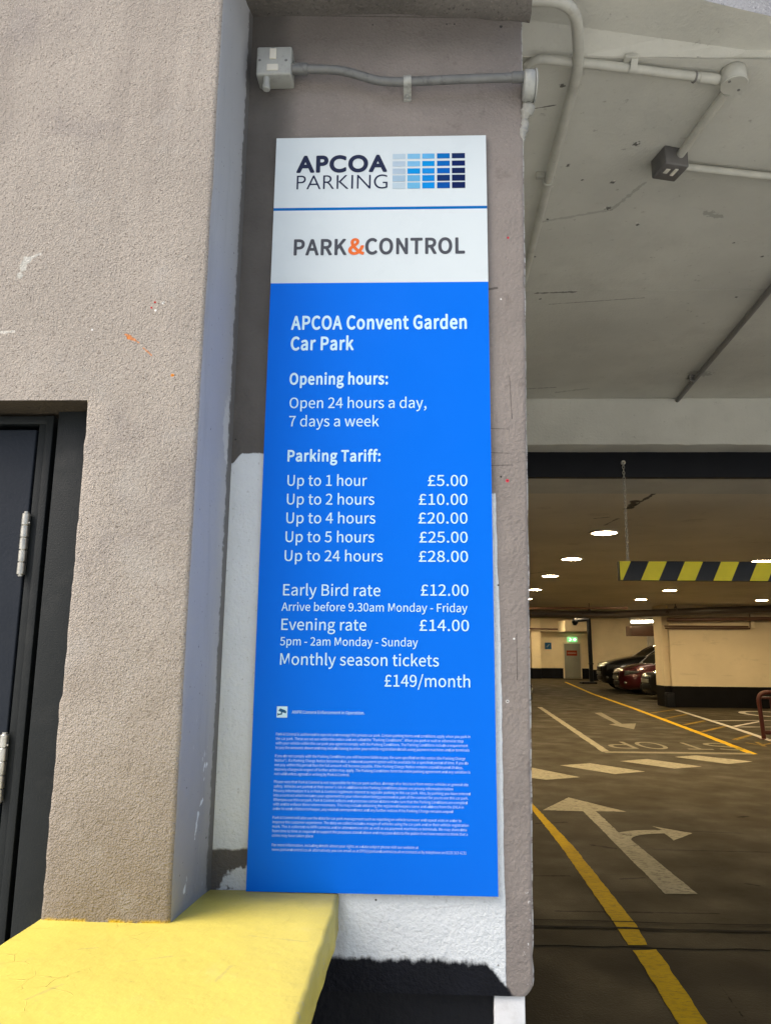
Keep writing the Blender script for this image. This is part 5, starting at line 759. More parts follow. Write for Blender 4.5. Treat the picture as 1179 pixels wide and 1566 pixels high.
for x0_, y0_, lines in small:
    b = MB()
    for i, (xe, t) in enumerate(lines): tl(b, t, x0_-.28*i, y0_+6.85*i, xe, 4.3, -.02)
    b.build('small_print', M['tsmall'], sg)
# camera pictogram
b = MB(); q0 = onY(423.1, 1097.6); q1 = onY(439.9, 1080.6); S = q1.x-q0.x
b.add([(q0.x, TY, q0.z), (q1.x, TY, q0.z), (q1.x, TY, q1.z), (q0.x, TY, q1.z)], [(0, 1, 2, 3)]); ic = b.build('camera_pictogram', M['twhite'], sg)
b = MB()
def icp(pts): b.add([(q0.x+S*x, TY-.0005, q0.z+S*y) for x, y in pts], [list(range(len(pts)))])
icp([(.16, .60), (.30, .84), (.82, .66), (.74, .42)]); icp([(.80, .60), (.92, .56), (.86, .38), (.75, .44)]); icp([(.40, .54), (.52, .50), (.52, .28), (.16, .22), (.14, .34), (.40, .38)]); icp([(.08, .16), (.15, .16), (.15, .40), (.08, .40)])
b.build('camera_symbol', flat('dark_blue_symbol', (.02, .10, .22)), ic)

# ================================================================== SWITCH BOX AND CONDUIT OVER THE NOTICE
Yi = -.050
q0 = onY(391, 113, Yi); q1 = onY(447, 69, Yi)
iso = thing('switch_box', 'pale grey switch box above the notice with a white rocker and a gland below', 'switch box', ((q0.x+q1.x)/2, .012, q0.z))
b = MB(); b.box((q0.x, Yi, q0.z), (q1.x, .012, q1.z), bev=.006); merge_smooth(b.build('box', M['greybox'], iso), 50)
def face_rect(x0, y0, x1, y1, Y, dep, mat, name, par, bev=.001):
    a, c = onY(x0, y1, Y), onY(x1, y0, Y); bb = MB(); bb.box((a.x, Y-dep, a.z), (c.x, Y+.002, c.z), bev=bev); return bb.build(name, mat, par)
face_rect(412.5, 74, 423, 89.5, Yi, .004, M['plastic'], 'rocker', iso); face_rect(415, 72.5, 420.5, 73.8, Yi, .001, M['void'], 'slot', iso, .0001)
face_rect(408, 97.5, 425.5, 107, Yi, .003, M['plastic'], 'fuse_holder', iso)
for sxp in (397, 437.5):
    p = onY(sxp, 91, Yi); b = MB(); b.cyl(p+Vector((0, .002, 0)), (0, -1, 0), .0042, .003, 14, 0, .001); b.build('screw', M['galv'], iso)
p = onY(407, 128, -.04); b = MB(); b.cyl((p.x, -.035, q0.z+.002), (0, 0, -1), .0095, .030, 18, 0, .002); b.cyl((p.x, -.035, q0.z-.02), (0, 0, -1), .0115, .018, 8, 0, .002); merge_smooth(b.build('gland', M['greybox'], iso))
Yc = -.030
cr = thing('surface_conduit', 'grey metal conduit kinked along the wall above the notice, ending in a round box', 'conduit', (.4, .012, 3.08))
cp = [onY(446, 105, Yc-.008)]+[onY(x, y, Yc) for x, y in ((470, 105), (518, 106), (548, 114), (575, 122.5), (600, 124.5), (640, 123.5), (700, 120.5), (760, 118.5), (806, 117))]
b = MB(); b.tube(fillet(cp, .03, 5), .0125, 18); b.build('pipe', M['galv'], cr)
b = MB(); d = (cp[1]-cp[0]).normalized(); b.cyl(onY(448, 105, Yc), (1, 0, -.01), .0165, .045, 20, 0, .003); merge_smooth(b.build('coupling', M['galv'], cr)); b = MB(); b.cyl(onY(782, 117.6, Yc), (1, 0, .02), .0155, .045, 20, 0, .003); merge_smooth(b.build('coupling', M['galv'], cr))
p = onY(623, 124, Yc); b = MB()
arc = [(p.x, .012, p.z-.032), (p.x, .008, p.z-.020)]+[(p.x, Yc+.0005-.0165*math.sin(t), p.z-.0165*math.cos(t)) for t in [math.pi*i/10 for i in range(11)]]+[(p.x, .008, p.z+.020), (p.x, .012, p.z+.032)]
b.grid([[(q[0]-.011, q[1], q[2]) for q in arc], [(q[0]+.011, q[1], q[2]) for q in arc]]); b.box((p.x-.011, .004, p.z-.032), (p.x+.011, .0115, p.z-.014), bev=.002); b.cyl((p.x, .006, p.z-.025), (0, -1, 0), .005, .012, 12, 0, .001); b.cyl((p.x, .008, p.z+.026), (0, -1, 0), .0045, .010, 12); b.build('saddle_clip', M['greybox'], cr)
p = onY(813, 122, Yc); b = MB(); b.cyl((.706, Yc+.012, p.z-.008), (1, 0, 0), .042, .032, 32, 0, .004); b.cyl((.738, Yc+.012, p.z-.008), (1, 0, 0), .044, .004, 32, 0, .001); merge_smooth(b.build('round_box', M['greybox'], cr), 50)
b = MB(); path = [(.728, Yc+.035, p.z-.035), (.726, Yc+.035, p.z-.055), (.716, Yc+.045, p.z-.072), (.712, Yc+.05, p.z-.09), (.714, Yc+.05, p.z-.105), (.708, Yc+.05, p.z-.125), (.706, Yc+.05, p.z-.15), (.705, Yc+.05, p.z-.178)]
b.tube(fillet(path, .008, 5), lambda t: pwl(t, ((0, .010), (.12, .019), (.25, .017), (.4, .010), (.55, .0115), (.75, .013), (.9, .009), (1, .003)))+jit(t*23, 4)*.002, 16)
lum = b.build('sealant', M['lump'], cr)
for v in lum.data.vertices: v.co += Vector((jit(v.co.z*160, 2)*.003, jit(v.co.x*200+v.co.z*90, 5)*.003, jit(v.co.y*220, 8)*.002))

# ================================================================== CONDUITS ON THE ENTRANCE SOFFIT
def run(name, label, pts, Z, r, mat, cat='conduit', fr=.08, mb=None):
    P = [onZ(*q[:2], Z if len(q) < 3 else q[2]) for q in pts]
    t = thing(name, label, cat, (P[0].x, P[0].y, Z)); b = MB(); b.tube(fillet(P, fr, 8), r, 18); b.build('pipe', mat, t); return t, P
Zp = 3.462
t, P = run('bent_conduit', 'thick pale painted conduit bending down from the fascia and running back along the wall', [(700, 2), (880, -2), (886, 100), (845, 250), (800, 432)], Zp, .0185, M['pipe'], fr=.10)
b = MB(); q = onZ(838, 276, Zp); b.box((q.x-.05, q.y-.012, 3.474), (q.x+.03, q.y+.012, 3.4995), bev=.004); b.ring(q, (P[3]-P[2]), .021, .004, 20, 0, 6); b.build('clip', M['pipe'], t)
Zc = 3.472
t, P = run('ceiling_conduit', 'pale painted conduit curving from the wall edge to the round junction box on the soffit', [(797, 124), (812, 88), (905, 97), (1106, 122)], Zc, .0155, M['pipe'], fr=.10)
q = onZ(966, 103, Zc); dv = (P[3]-P[2]).normalized(); sd_ = Vector((-dv.y, dv.x, 0)); b = MB()
arc = [q+sd_*(.034*s_)+Vector((0, 0, .028)) for s_ in (-1,)]+[q+sd_*(-.019*math.cos(a_))+Vector((0, 0, -.019*math.sin(a_)+.0)) for a_ in [math.pi*i/10 for i in range(11)]]+[q+sd_*.034+Vector((0, 0, .028))]
b.grid([[p_-dv*.012 for p_ in arc], [p_+dv*.012 for p_ in arc]]); b.box((q.x-.03, q.y-.034, 3.485), (q.x+.014, q.y+.034, 3.4995), bev=.003); b.build('saddle_clip', M['pipe'], t)
q = onZ(1080, 119, Zc); b = MB(); b.cyl(q-dv*.03, dv, .0185, .075, 20, 0, .003); merge_smooth(b.build('coupling', M['pipe'], t))
q = onZ(1062, 117, Zc); b = MB(); b.ring(q, dv, .016, .004, 18); b.build('rust_band', M['darkpipe'], t)
jq = onZ(1122, 124, 3.455)
jb = thing('junction_box', 'round painted junction box where two conduits meet on the soffit', 'junction box', (jq.x, jq.y, 3.5))
b = MB(); b.cyl((jq.x, jq.y, 3.4995), (0, 0, -1), .043, .056, 32, 0, .004); merge_smooth(b.build('body', M['pipe'], jb), 50)
b = MB(); b.cyl((jq.x, jq.y, 3.446), (0, 0, -1), .045, .007, 32, 0, .002)
b.build('lid', M['pipe'], jb)
for s_ in (-1, 1):
    b = MB(); b.cyl((jq.x+s_*.024, jq.y+s_*.02, 3.440), (0, 0, -1), .005, .003, 10); b.build('screw', M['darkpipe'], jb)
sq = thing('square_switch_box', 'dark grey square switch box on the soffit between two pale conduits', 'switch box', tuple(onZ(1030, 258, 3.5)))
Zs = 3.418
f4 = [onZ(*q, Zs) for q in ((996, 272), (1033, 277), (1053, 256), (1018, 250))]
ctr = sum(f4, Vector())/4
ex_ = (f4[1]-f4[0]+f4[2]-f4[3]).normalized(); ey_ = Vector((-ex_.y, ex_.x, 0))
ex2 = .056; b = MB(); 
bb = MB(); bb.box((-.052, -.052, 0), (.052, .052, 3.4995-Zs), bev=.006)
b.add([ctr+ex_*v.x+ey_*v.y+Vector((0, 0, v.z)) for v in bb.v], bb.f, 0, True); merge_smooth(b.build('box', M['darkbox'], sq), 50)
def onbox(u0, u1, v0, v1, d, mat, name):
    bb = MB(); bb.box((u0, v0, -d), (u1, v1, .002), bev=.0008); bq = MB(); bq.add([ctr+ex_*v.x+ey_*v.y+Vector((0, 0, v.z)) for v in bb.v], bb.f); bq.build(name, mat, sq)
onbox(.004, .018, -.030, .012, .004, M['plastic'], 'rocker'); onbox(-.030, -.012, -.022, .006, .002, M['plastic'], 'fuse_holder')
for s_ in (-1, 1): onbox(s_*.036-.004, s_*.036+.004, -.004, .004, .002, M['galv'], 'screw')
run('short_conduit', 'short pale conduit slanting from the round junction box to the square switch box', [(1110, 140), (1040, 236)], Zc-.004, .0165, M['pipe'])
run('right_hand_conduit', 'pale conduit leaving the square switch box towards the right', [(1046, 255), (1500, 305)], Zc-.004, .0150, M['pipe'])
t, P = run('diagonal_pipe', 'dark pipe slanting across the soffit and ending in the beam face', [(1330, 240), (1179, 441), (1034, 614)], 3.476, .017, M['darkpipe'])
q = onZ(1060, 578, 3.476); b = MB(); b.ring(q, P[2]-P[1], .022, .006, 18); b.box((q.x-.03, q.y-.01, 3.485), (q.x+.03, q.y+.02, 3.4995), bev=.003); b.build('saddle_clip', M['darkpipe'], t)

# ================================================================== BEAMS OVER THE HALL MOUTH
b = MB(); rows = []
xs = [.3+.08*i for i in range(112)]
b.grid([[(x, 3.84, 3.4998) for x in xs], [(x, 3.83, 3.488) for x in xs], [(x, 3.83, 3.125) for x in xs], [(x, 3.832+abs(jit(x*9, 2))*.004, 3.116+jit(x*13, 1)*.004) for x in xs], [(x, 3.86, 3.113+jit(x*11, 3)*.003) for x in xs], [(x, 4.12, 3.113) for x in xs], [(x, 4.12, 3.7) for x in xs]])
tag(merge_smooth(b.build('cream_beam', M['ceil'])), 'cream painted concrete beam closing the entrance soffit', 'beam')
Yk = 4.05; zk0 = onY(1000, 730, Yk).z; zk1 = onY(1000, 693.5, Yk).z
b = MB(); b.box((.3, Yk, zk0), (9.2, Yk+.06, zk1+.02), bev=.003); tag(b.build('black_beam', M['blackgloss']), 'black painted steel beam across the mouth of the car park', 'beam')
b = MB(); b.box((.3, Yk+.062, zk0+.028), (9.2, 4.815, 3.4)); tag(b.build('pale_downstand', M['ceil']), 'pale concrete downstand behind the black beam', 'beam')

# ================================================================== HEIGHT BAR
Yh = 3.97; h0 = onY(948, 887.5, Yh); h1 = onY(948, 858, Yh); xL = h0.x; xR = xL+3.3
hb = thing('height_bar', 'black and yellow striped height bar hanging on chains from the black beam', 'height bar', (xL+1.6, Yh, h0.z))
b = MB(); b.box((xL-.001, Yh+.002, h0.z), (xR, Yh+.055, h1.z), 0, bev=.002)
per = .2765; sh_ = .070; hH = h1.z-h0.z
def slab(xa, xb): # yellow parallelogram clipped to the bar
    poly = [(xa, 0), (xb, 0), (xb+sh_, 1), (xa+sh_, 1)]
    def clip(poly, X, keep):
        out = []
        for (a, c) in zip(poly, poly[1:]+poly[:1]):
            ia, ic_ = keep(a[0]), keep(c[0])
            if ia: out.append(a)
            if ia != ic_:
                t = (X-a[0])/(c[0]-a[0]); out.append((X, a[1]+t*(c[1]-a[1])))
        return out
    poly = clip(poly, xL+.004, lambda v: v >= xL+.004)
    if len(poly) > 2: poly = clip(poly, xR, lambda v: v <= xR)
    if len(poly) > 2: b.add([(x, Yh+.0008, h0.z+.001+y*(hH-.002)) for x, y in poly], [list(range(len(poly)))], 1)
off = onY(980, 887, Yh).x
for k in range(-1, 13): slab(off+k*per, off+k*per+.138)
b.build('striped_board', [M['hb'], M['hy']], hb)
for kx, (ax, ay) in enumerate(((953, 708), (None, None))):
    top = onY(ax, ay, Yk-.012) if ax else Vector((xR-.1, Yk-.012, onY(953, 708, Yk).z)); bot = onY(960, 858, Yh+.02) if ax else Vector((xR-.12, Yh+.02, h1.z))
    bot.z = h1.z+.005; b = MB(); dvec = bot-top; n = 34; dn = dvec.normalized()
    for i in range(n):
        c = top+dvec*((i+.5)/n); long_ = dn
        ax_ = Vector((0, 1, 0)) if i % 2 else Vector((1, 0, 0)); ax_ = (ax_-dn*ax_.dot(dn)).normalized()
        b.ring(c, ax_, .0165, .0030, 12, 0, 5, .52, long_)
    b.build('chain', M['chain'], hb)
    b = MB(); b.ring(top+Vector((0, -.003, .004)), (0, 1, 0), .013, .006, 18); b.cyl(top+Vector((0, .012, .004)), (0, -1, 0), .018, .006, 18); b.build('eye_plate', M['chain'], hb)

# ================================================================== HALL WALLS
rail = Vector((0, 0, 0))
b = MB()
def wall(mb, x0, y0, x1, y1, z0, z1): mb.box((x0, y0, z0), (x1, y1, z1))
b.box((-9, 45.5, -.1), (26, 45.9, 3.72)); b.box((-9.3, 4.13, -.1), (-9, 45.9, 3.72)); b.box((26, 4.13, -.1), (26.3, 45.9, 3.72))
b.box((-9, 4.13, -.1), (.30, 4.5, 3.72)); b.box((9.2, 3.84, -.1), (26, 4.5, 3.76))  # unseen front pieces, added like the side walls to shut daylight out
tag(b.build('far_wall_and_added_walls', M['dadofar']), 'cream wall with a dark dado at the far end of the hall, holding the grey fire door, with unseen side and front walls added to block daylight', 'wall')
b = MB(); b.box((.40, .281, -.1), (.655, 4.13, 3.52)); b.box((9.2, .9, -.1), (9.5, 3.84, 3.76))  # both out of view, added to hold back daylight
tag(b.build('added_entrance_side_wall', M['ceil']), 'unseen side walls of the entrance bay, added to block light', 'wall')
xe = onY(1030, 1082, 20.8).x
b = MB(); b.box((xe, 20.8, -.05), (15, 21.15, 3.0)); 
dv_ = b.build('dividing_wall', M['dado']); tag(dv_, 'cream wall with a black dado at right, shielding the parked cars', 'wall')
b = MB(); b.box((xe-.17, 20.95, -.05), (xe-.001, 21.7, 3.0)); b.build('end_pier', M['dado'], dv_)
b = MB(); b.box((xe-.20, 20.70, -.02), (xe+.02, 20.95, .42), bev=.03); b.build('kerb_guard', M['black'], dv_)
xc = onY(903, 1040, 42).x
b = MB(); b.box((xc, 42, -.05), (26, 42.3, 3.72)); tag(b.build('bay_wall', M['dadofar']), 'plain cream wall behind the row of parked cars', 'wall')
xa, xb_ = onY(814, 1038, 44.8).x, onY(828, 1038, 44.8).x
b = MB(); b.box((xa, 44.8, -.05), (xb_, 45.499, 3.72), bev=.02); tag(b.build('cream_pillar', M['dadofar']), 'cream pillar with a dark foot left of the blue wall sign', 'pillar')
b = MB(); b.box((4, 45.1, onY(850, 966, 45.1).z), (onY(905, 960, 45.1).x, 45.5, 3.72)); tag(b.build('far_downstand', M['cream']), 'cream downstand over the fire door wall', 'beam')
# fire door, signs
Yd = 45.47
p0, p1 = onY(862.5, 1038, Yd), onY(888, 984, Yd)
fd = thing('fire_door', 'grey fire door with a red notice in the far wall', 'door', ((p0.x+p1.x)/2, Yd, 0))
b = MB(); b.box((p0.x-.02, Yd-.02, 0), (p1.x+.02, Yd+.03, p1.z+.04)); b.build('frame', M['cream'], fd)
b = MB(); b.box((p0.x+.06, Yd-.05, .02), (p1.x-.06, Yd-.021, p1.z-.04), bev=.01); b.box((p0.x+.06, Yd-.058, .9), (p1.x-.06, Yd-.05, .98), bev=.003); b.build('leaf', M['greydoor'], fd)
r0, r1 = onY(866, 1003, Yd), onY(882, 995, Yd); b = MB(); b.box((r0.x, Yd-.062, r0.z), (r1.x, Yd-.0505, r1.z)); rs = b.build('door_notice', M['redsign'], fd)
b = MB(); b.box((r0.x+.06, Yd-.064, lerp(r0.z, r1.z, .42)), (r1.x-.06, Yd-.0622, lerp(r0.z, r1.z, .58))); b.build('notice_stripe', flat('dull_notice_stripe', (.30, .20, .16)), rs)
p0, p1 = onY(868, 982, 45.3), onY(882.5, 974.5, 45.3)
ex = thing('exit_sign', 'glowing green exit sign above the grey fire door', 'sign', ((p0.x+p1.x)/2, 45.4, p0.z))
b = MB(); b.box((p0.x, 45.3, p0.z), (p1.x, 45.46, p1.z), bev=.02); b.build('light_box', M['exit'], ex)
b = MB(); W_ = p1.x-p0.x; H_ = p1.z-p0.z
def exq(pts): b.add([(p0.x+W_*x, 45.296, p0.z+H_*y) for x, y in pts], [list(range(len(pts)))])
exq([(.10, .2), (.30, .2), (.42, .5), (.30, .8), (.18, .8), (.25, .5)]); exq([(.56, .35), (.72, .35), (.72, .15), (.92, .5), (.72, .85), (.72, .65), (.56, .65)])
b.build('pictogram', M['exitw'], ex)
p0, p1 = onY(833.5, 993, 45.46), onY(843, 983, 45.46)
bs = thing('wall_sign', 'small square blue sign on the far cream wall left of the fire door', 'sign', tuple(p0)); b = MB(); b.box((p0.x, 45.46, p0.z), (p1.x, 45.499, p1.z)); b.build('plate', M['bluesign'], bs)
b = MB(); W_ = p1.x-p0.x; b.add([(p0.x+W_*x, 45.457, p0.z+W_*y) for x, y in ((.22, .28), (.38, .28), (.74, .70), (.74, .82), (.62, .82), (.22, .40))], [(0, 1, 2, 3, 4, 5)]); b.build('symbol', flat('pale_symbol', (.20, .30, .38)), bs)
# black drain pipe with bracket
Yq = 37.7; p = onY(904.5, 1046, Yq); ztp = onY(904, 946, Yq).z
dp = thing('drain_pipe', 'black vertical pipe standing at the corner before the parked cars', 'pipe', (p.x, Yq, 0))
b = MB(); b.tube([(p.x+.02, Yq, 0), (p.x-.02, Yq, ztp)], .105, 16); b.ring((p.x+.02, Yq, 1.0), (0, 0, 1), .11, .03, 20); b.build('pipe', M['black'], dp)
b = MB(); b.box((p.x-.55, Yq-.4, .0), (p.x+.2, Yq+.3, .10), bev=.02); b.build('kerb_foot', M['black'], dp)
b = MB(); zz_ = onY(890, 949, Yq).z; b.tube(fillet([(p.x-.05, Yq, zz_+.05), (p.x-.7, Yq, zz_), (p.x-.75, Yq, zz_-.25)], .1), .09, 12); b.ball((p.x-.72, Yq, zz_-.05), (.16, .16, .2)); b.build('branch', M['black'], dp)
# pipes under the hall ceiling
def pipe_at(name, label, pts, Y, r, mat, cat='pipe'):
    P = [onY(*q[:2], q[2] if len(q) > 2 else Y) for q in pts]; t = thing(name, label, cat, tuple(P[0])); b = MB(); b.tube(P, r, 16); b.build('pipe', mat, t); return t, P
t, P = pipe_at('main_pipe', 'thick dark pipe slung under the hall ceiling across the view', [(770, 938), (940, 940), (1090, 934), (1300, 928)], 20.2, .105, M['duct'])
for q in (.25, .5, .78): b = MB(); c = P[0].lerp(P[3], q); b.ring(c, (1, 0, 0), .11, .014, 18); b.cyl(c, (0, 0, 1), .012, 2.96-c.z, 8); b.build('hanger', M['duct'], t)
pipe_at('sprinkler_pipe', 'thin brown pipe just behind the ceiling edge', [(770, 930.5), (960, 930)], 19.4, .028, M['brown'])
pipe_at('sprinkler_pipe', 'thin brown pipe crossing above the cream wall at right', [(1020, 948), (1400, 944)], 20.55, .055, M['brown'])
t, P = pipe_at('wall_conduit', 'thin twin brown conduit along the top of the cream wall at right', [(1016, 957.5), (1144, 958.5)], 20.70, .022, M['brown'])
b = MB(); a, c = onY(1017, 961, 20.70), onY(1147, 961.5, 20.70); b.tube([a, c, onY(1147, 940, 20.70)], .022, 12); b.build('pipe', M['brown'], t)
b = MB(); c = onY(1150, 945, 20.68); b.box((c.x-.05, 20.66, c.z-.30), (c.x+.05, 20.72, c.z+.22), bev=.01); b.build('bracket', M['cream'], t)
pipe_at('far_pipe', 'thin brown pipe along the far wall above the fire door', [(780, 960.5), (903, 964)], 44.5, .05, M['brown'])
a, c = onY(864, 966, 40), onY(902, 952, 40); b = MB(); b.box((a.x, 40, a.z), (c.x, 42, c.z+.1), bev=.03); tag(b.build('duct_box', M['cream']), 'boxed cream duct hanging before the fire door', 'duct')
a, c = onY(966, 972.5, 36), onY(1060, 958, 36); b = MB(); b.box((a.x, 36, a.z), (c.x, 37, c.z), bev=.02); tag(b.build('brown_beam', M['brown']), 'brown boxed beam above the parked cars', 'beam')
a, c = onY(990, 988, 41.9), onY(1040, 969, 41.9); b = MB()
n = 14
for i in range(n): b.box((lerp(a.x, c.x, i/n)+.01, 41.9, a.z-.6), (lerp(a.x, c.x, (i+1)/n)-.01, 41.98, c.z), bev=.01)
tag(b.build('pale_shutter', M['shutter']), 'pale ribbed shutter on the wall behind the black estate car', 'shutter')
a, c = onY(965.5, 953, 27.5), onY(1006, 949, 27.5)
tf = thing('tube_light', 'fluorescent tube fitting hung under the ceiling over the parked cars', 'light', ((a.x+c.x)/2, 27.5, a.z))
b = MB(); b.box((a.x-.05, 27.42, c.z+.0), (c.x+.05, 27.60, c.z+.10), bev=.01); b.build('fitting', M['rim'], tf)
b = MB(); b.tube([(a.x, 27.5, a.z+.03), (c.x, 27.5, c.z-.03)], .045, 12); b.build('tube', M['tubelamp'], tf)

# ================================================================== CEILING LAMPS
lamp0 = None
LP = [(924, 815, 'nearest'), (874, 855, 0), (841, 881, 0), (818, 902, 0), (805, 916, 0), (895, 930, 0), (980, 917, 0), (1024, 903, 0), (1165, 858.5, 0), (1165, 918, 0)]
LBL = ['round ceiling lamp nearest the entrance, left of the hanging chain', 'round ceiling lamp second from the entrance in the left row', 'round ceiling lamp third from the entrance in the left row', 'round ceiling lamp fourth in the left row, near the wall edge', 'round ceiling lamp half hidden by the wall edge at left', 'round ceiling lamp just above the thick dark pipe', 'round ceiling lamp below the left half of the striped bar, farther one', 'round ceiling lamp below the striped bar, nearer one', 'round ceiling lamp crossing the upper edge of the striped bar at right', 'round ceiling lamp over the cream wall, below the bar at right']
spots = [onZ(x, y, 2.93) for x, y, _ in LP]
hidden = [Vector((5.75, 7.3, 2.93)), Vector((6.0, 12.6, 2.93)), Vector((8.9, 8.2, 2.93)), Vector((9.2, 13.4, 2.93)), Vector((-.5, 9.0, 2.93)), Vector((-.2, 16, 2.93)), Vector((12.6, 17.6, 2.93)), Vector((3.9, 25, 2.93)), Vector((8.9, 25.6, 2.93)), Vector((12.0, 26.0, 2.93))]  # lamps added out of view to light the hall
far_l = [Vector((7.4, 34, 3.66)), Vector((7.6, 40, 3.66)), Vector((11.5, 33.8, 3.66)), Vector((4.5, 37, 3.66)), Vector((12.5, 39, 3.66)), Vector((9.1, 42.6, 3.66)), Vector((6.3, 43, 3.66)), Vector((8.9, 37.5, 3.66))]  # far lamps, more of them added to brighten the end wall
for i, p in enumerate(spots+hidden+far_l):
    if lamp0 is None:
        lp = thing('ceiling_lamp', LBL[0], 'lamp', tuple(p), 0, 'round ceiling lamps in the hall')
        b = MB(); b.cyl((p.x, p.y, 2.9445), (0, 0, -1), .175, .018, 32, 0, .004); b.build('rim', M['rim'], lp)
        b = MB(); b.add([(p.x+.155*math.cos(2*math.pi*k/36), p.y-.155*math.sin(2*math.pi*k/36), 2.9255) for k in range(36)], [list(range(36))]); b.build('diffuser', M['lamp'], lp); lamp0 = lp
    else:
        lp = copy_thing(lamp0); lp.location = p
        lp['label'] = LBL[i] if i < 10 else 'round ceiling lamp added to light the hall, mostly out of view'
a = onZ(822, 945, 3.4)

# ================================================================== FLOOR MARKINGS
def flatmark(name, label, polys, mat, cat='road marking', z=.004, group=None, par=None):
    b = MB()
    for pl in polys:
        P = ragged([onZ(*q) for q in pl])
        n = len(P); b.add([(p.x, p.y, z) for p in P], [list(range(n))])
    o = b.build(name, mat)
    merge_up(o); tag(o, label, cat, group); return o
def ragged(P, amp=.0035, step=.04):
    out = []
    for i, (a, c) in enumerate(zip(P, P[1:]+P[:1])):
        d = c-a; n = max(1, min(60, int(d.length/step))); nn = Vector((-d.y, d.x, 0)).normalized()
        for k in range(n):
            p = a+d*(k/n); out.append(p+nn*(jit(p.x*23+p.y*19, i)*amp*.6+jit(p.x*71+p.y*63, i+3)*amp) if k else p)
    return out
def merge_up(o):
    bm = bmesh.new(); bm.from_mesh(o.data)
    for f in bm.faces:
        f.normal_update()
        if f.normal.z < 0: f.normal_flip()
    bmesh.ops.triangulate(bm, faces=bm.faces[:])
    bm.to_mesh(o.data); bm.free()
c3 = lambda *pts: [(800+x/3.111, 1100+y/3.111) for x, y in pts]     # from the enlarged crops
c5 = lambda *pts: [(800+x/3.111, 1060+y/3.111) for x, y in pts]
def band(pts, w):                                                   # strip of constant real width along picked points
    P = [onZ(*q) for q in pts]; L_ = []; R_ = []
    for i, p in enumerate(P):
        t = (P[min(i+1, len(P)-1)]-P[max(0, i-1)]).normalized(); s_ = Vector((-t.y, t.x, 0))*w/2; L_.append(p+s_); R_.append(p-s_)
    return L_+R_[::-1]
def bandmark(name, label, bands, mat, z=.004, cat='road marking', group=None):
    b = MB()
    for pts, w in bands:
        P = ragged(band(pts, w), w*.05, .12); b.add([(q.x, q.y, z) for q in P], [list(range(len(P)))])
    o = b.build(name, mat); merge_up(o); return tag(o, label, cat, group)
flatmark('yellow_line', 'broad yellow line running from the entrance step into the car park', [c3((-40, 240), (-8, 240), (30, 390), (240, 610), (540, 985), (590, 1080), (500, 1080), (440, 985), (180, 610), (25, 412))], M['yellow'])
flatmark('yellow_line', 'end of the broad yellow line on the apron, nearer than the step', [c3((520, 1100), (632, 1096), (660, 1130), (760, 1278), (875, 1450), (1010, 1660), (850, 1660), (740, 1450), (560, 1160))], M['yellow'], z=-.0006)
import math as _m
def curve(a, b_, c, n=8): return [(a[0]*(1-t)**2+b_[0]*2*t*(1-t)+c[0]*t*t, a[1]*(1-t)**2+b_[1]*2*t*(1-t)+c[1]*t*t) for t in [i/n for i in range(n+1)]]
arrow = [(215, 375), (490, 443), (345, 441), (400, 490), (455, 543)]+curve((455, 543), (520, 528), (662, 531))[1:]+[(612, 512), (806, 546), (716, 581), (672, 547)]+curve((672, 547), (520, 548), (513, 576))[1:]+[(830, 836), (676, 836), (285, 441), (92, 436)]
flatmark('direction_arrow', 'large worn white arrow pointing ahead with a branch to the right', [c3(*arrow)], M['white'])
flatmark('direction_arrow', 'small white arrow pointing towards the stop line', [c5((340, 96), (372, 94), (470, 148), (537, 146), (527, 174), (408, 151), (440, 147))], M['fadedw'])
for i, (pl, lb) in enumerate(((((-60, 352), (30, 355), (270, 403), (110, 415), (-60, 395)), 'white crossing block cut off by the wall edge'), (((175, 346), (318, 336), (580, 376), (435, 388)), 'white crossing block second from the wall edge'), (((460, 326), (590, 316), (850, 352), (720, 362)), 'white crossing block before the T of STOP'), (((720, 306), (822, 299), (1092, 328), (975, 340)), 'white crossing block farthest right'))):
    flatmark('crossing_block', lb, [c5(*pl)], M['white'], group='white blocks of the crossing')
bandmark('stop_line', 'pale stop line before the crossing blocks', [(c5((385, 284), (1090, 292)), .20)], M['fadedw'], z=.008)
bandmark('white_line', 'white line leading back from the left end of the stop line', [(c5((78, 68), (395, 282)), .13)], M['white'])
bandmark('yellow_line', 'long thin yellow line edging the lane into the far hall', [(c5((200, -52), (330, 5), (520, 72), (850, 196), (1095, 292)), .13)], M['yellow'])
bandmark('white_line', 'clean white line edging the hatched walkway', [(c5((728, 82), (960, 155), (1190, 232)), .12)], M['cleanw'], z=.008)
hat = [(c5(a, d_), .10) for a, d_ in (((670, 123), (780, 102)), ((765, 153), (865, 133)), ((845, 187), (960, 160)), ((1005, 224), (1085, 200)), ((610, 96), (720, 80)))]
bandmark('walkway_hatching', 'faded yellow hatch lines of the walkway beside the lane', hat, M['fadedy'])
bandmark('yellow_scrawl', 'faded yellow strokes at the foot of the red rail', [(c5((1060, 238), (1130, 250), (1185, 240)), .07), (c5((1110, 235), (1150, 256)), .07)], M['fadedy'])
bandmark('bay_outline', 'white outline of the disabled bay with a slanting stroke', [(c5((905, 133), (1250, 133)), .09), (c5((1010, 163), (1250, 163)), .09), (c5((1000, 161), (1145, 133)), .09)], M['cleanw'])
cx_ = onZ(*c5((1180, 102))[0]); b = MB(); N_ = 28
P1 = [(cx_.x+.72*_m.cos(t), cx_.y+1.05*_m.sin(t)) for t in [2*_m.pi*i/N_ for i in range(N_+1)]]; P2 = [(cx_.x+.56*_m.cos(t), cx_.y+.82*_m.sin(t)) for t in [2*_m.pi*i/N_ for i in range(N_+1)]]
for i in range(N_): b.add([(*P1[i], .004), (*P1[i+1], .004), (*P2[i+1], .004), (*P2[i], .004)], [(0, 1, 2, 3)])
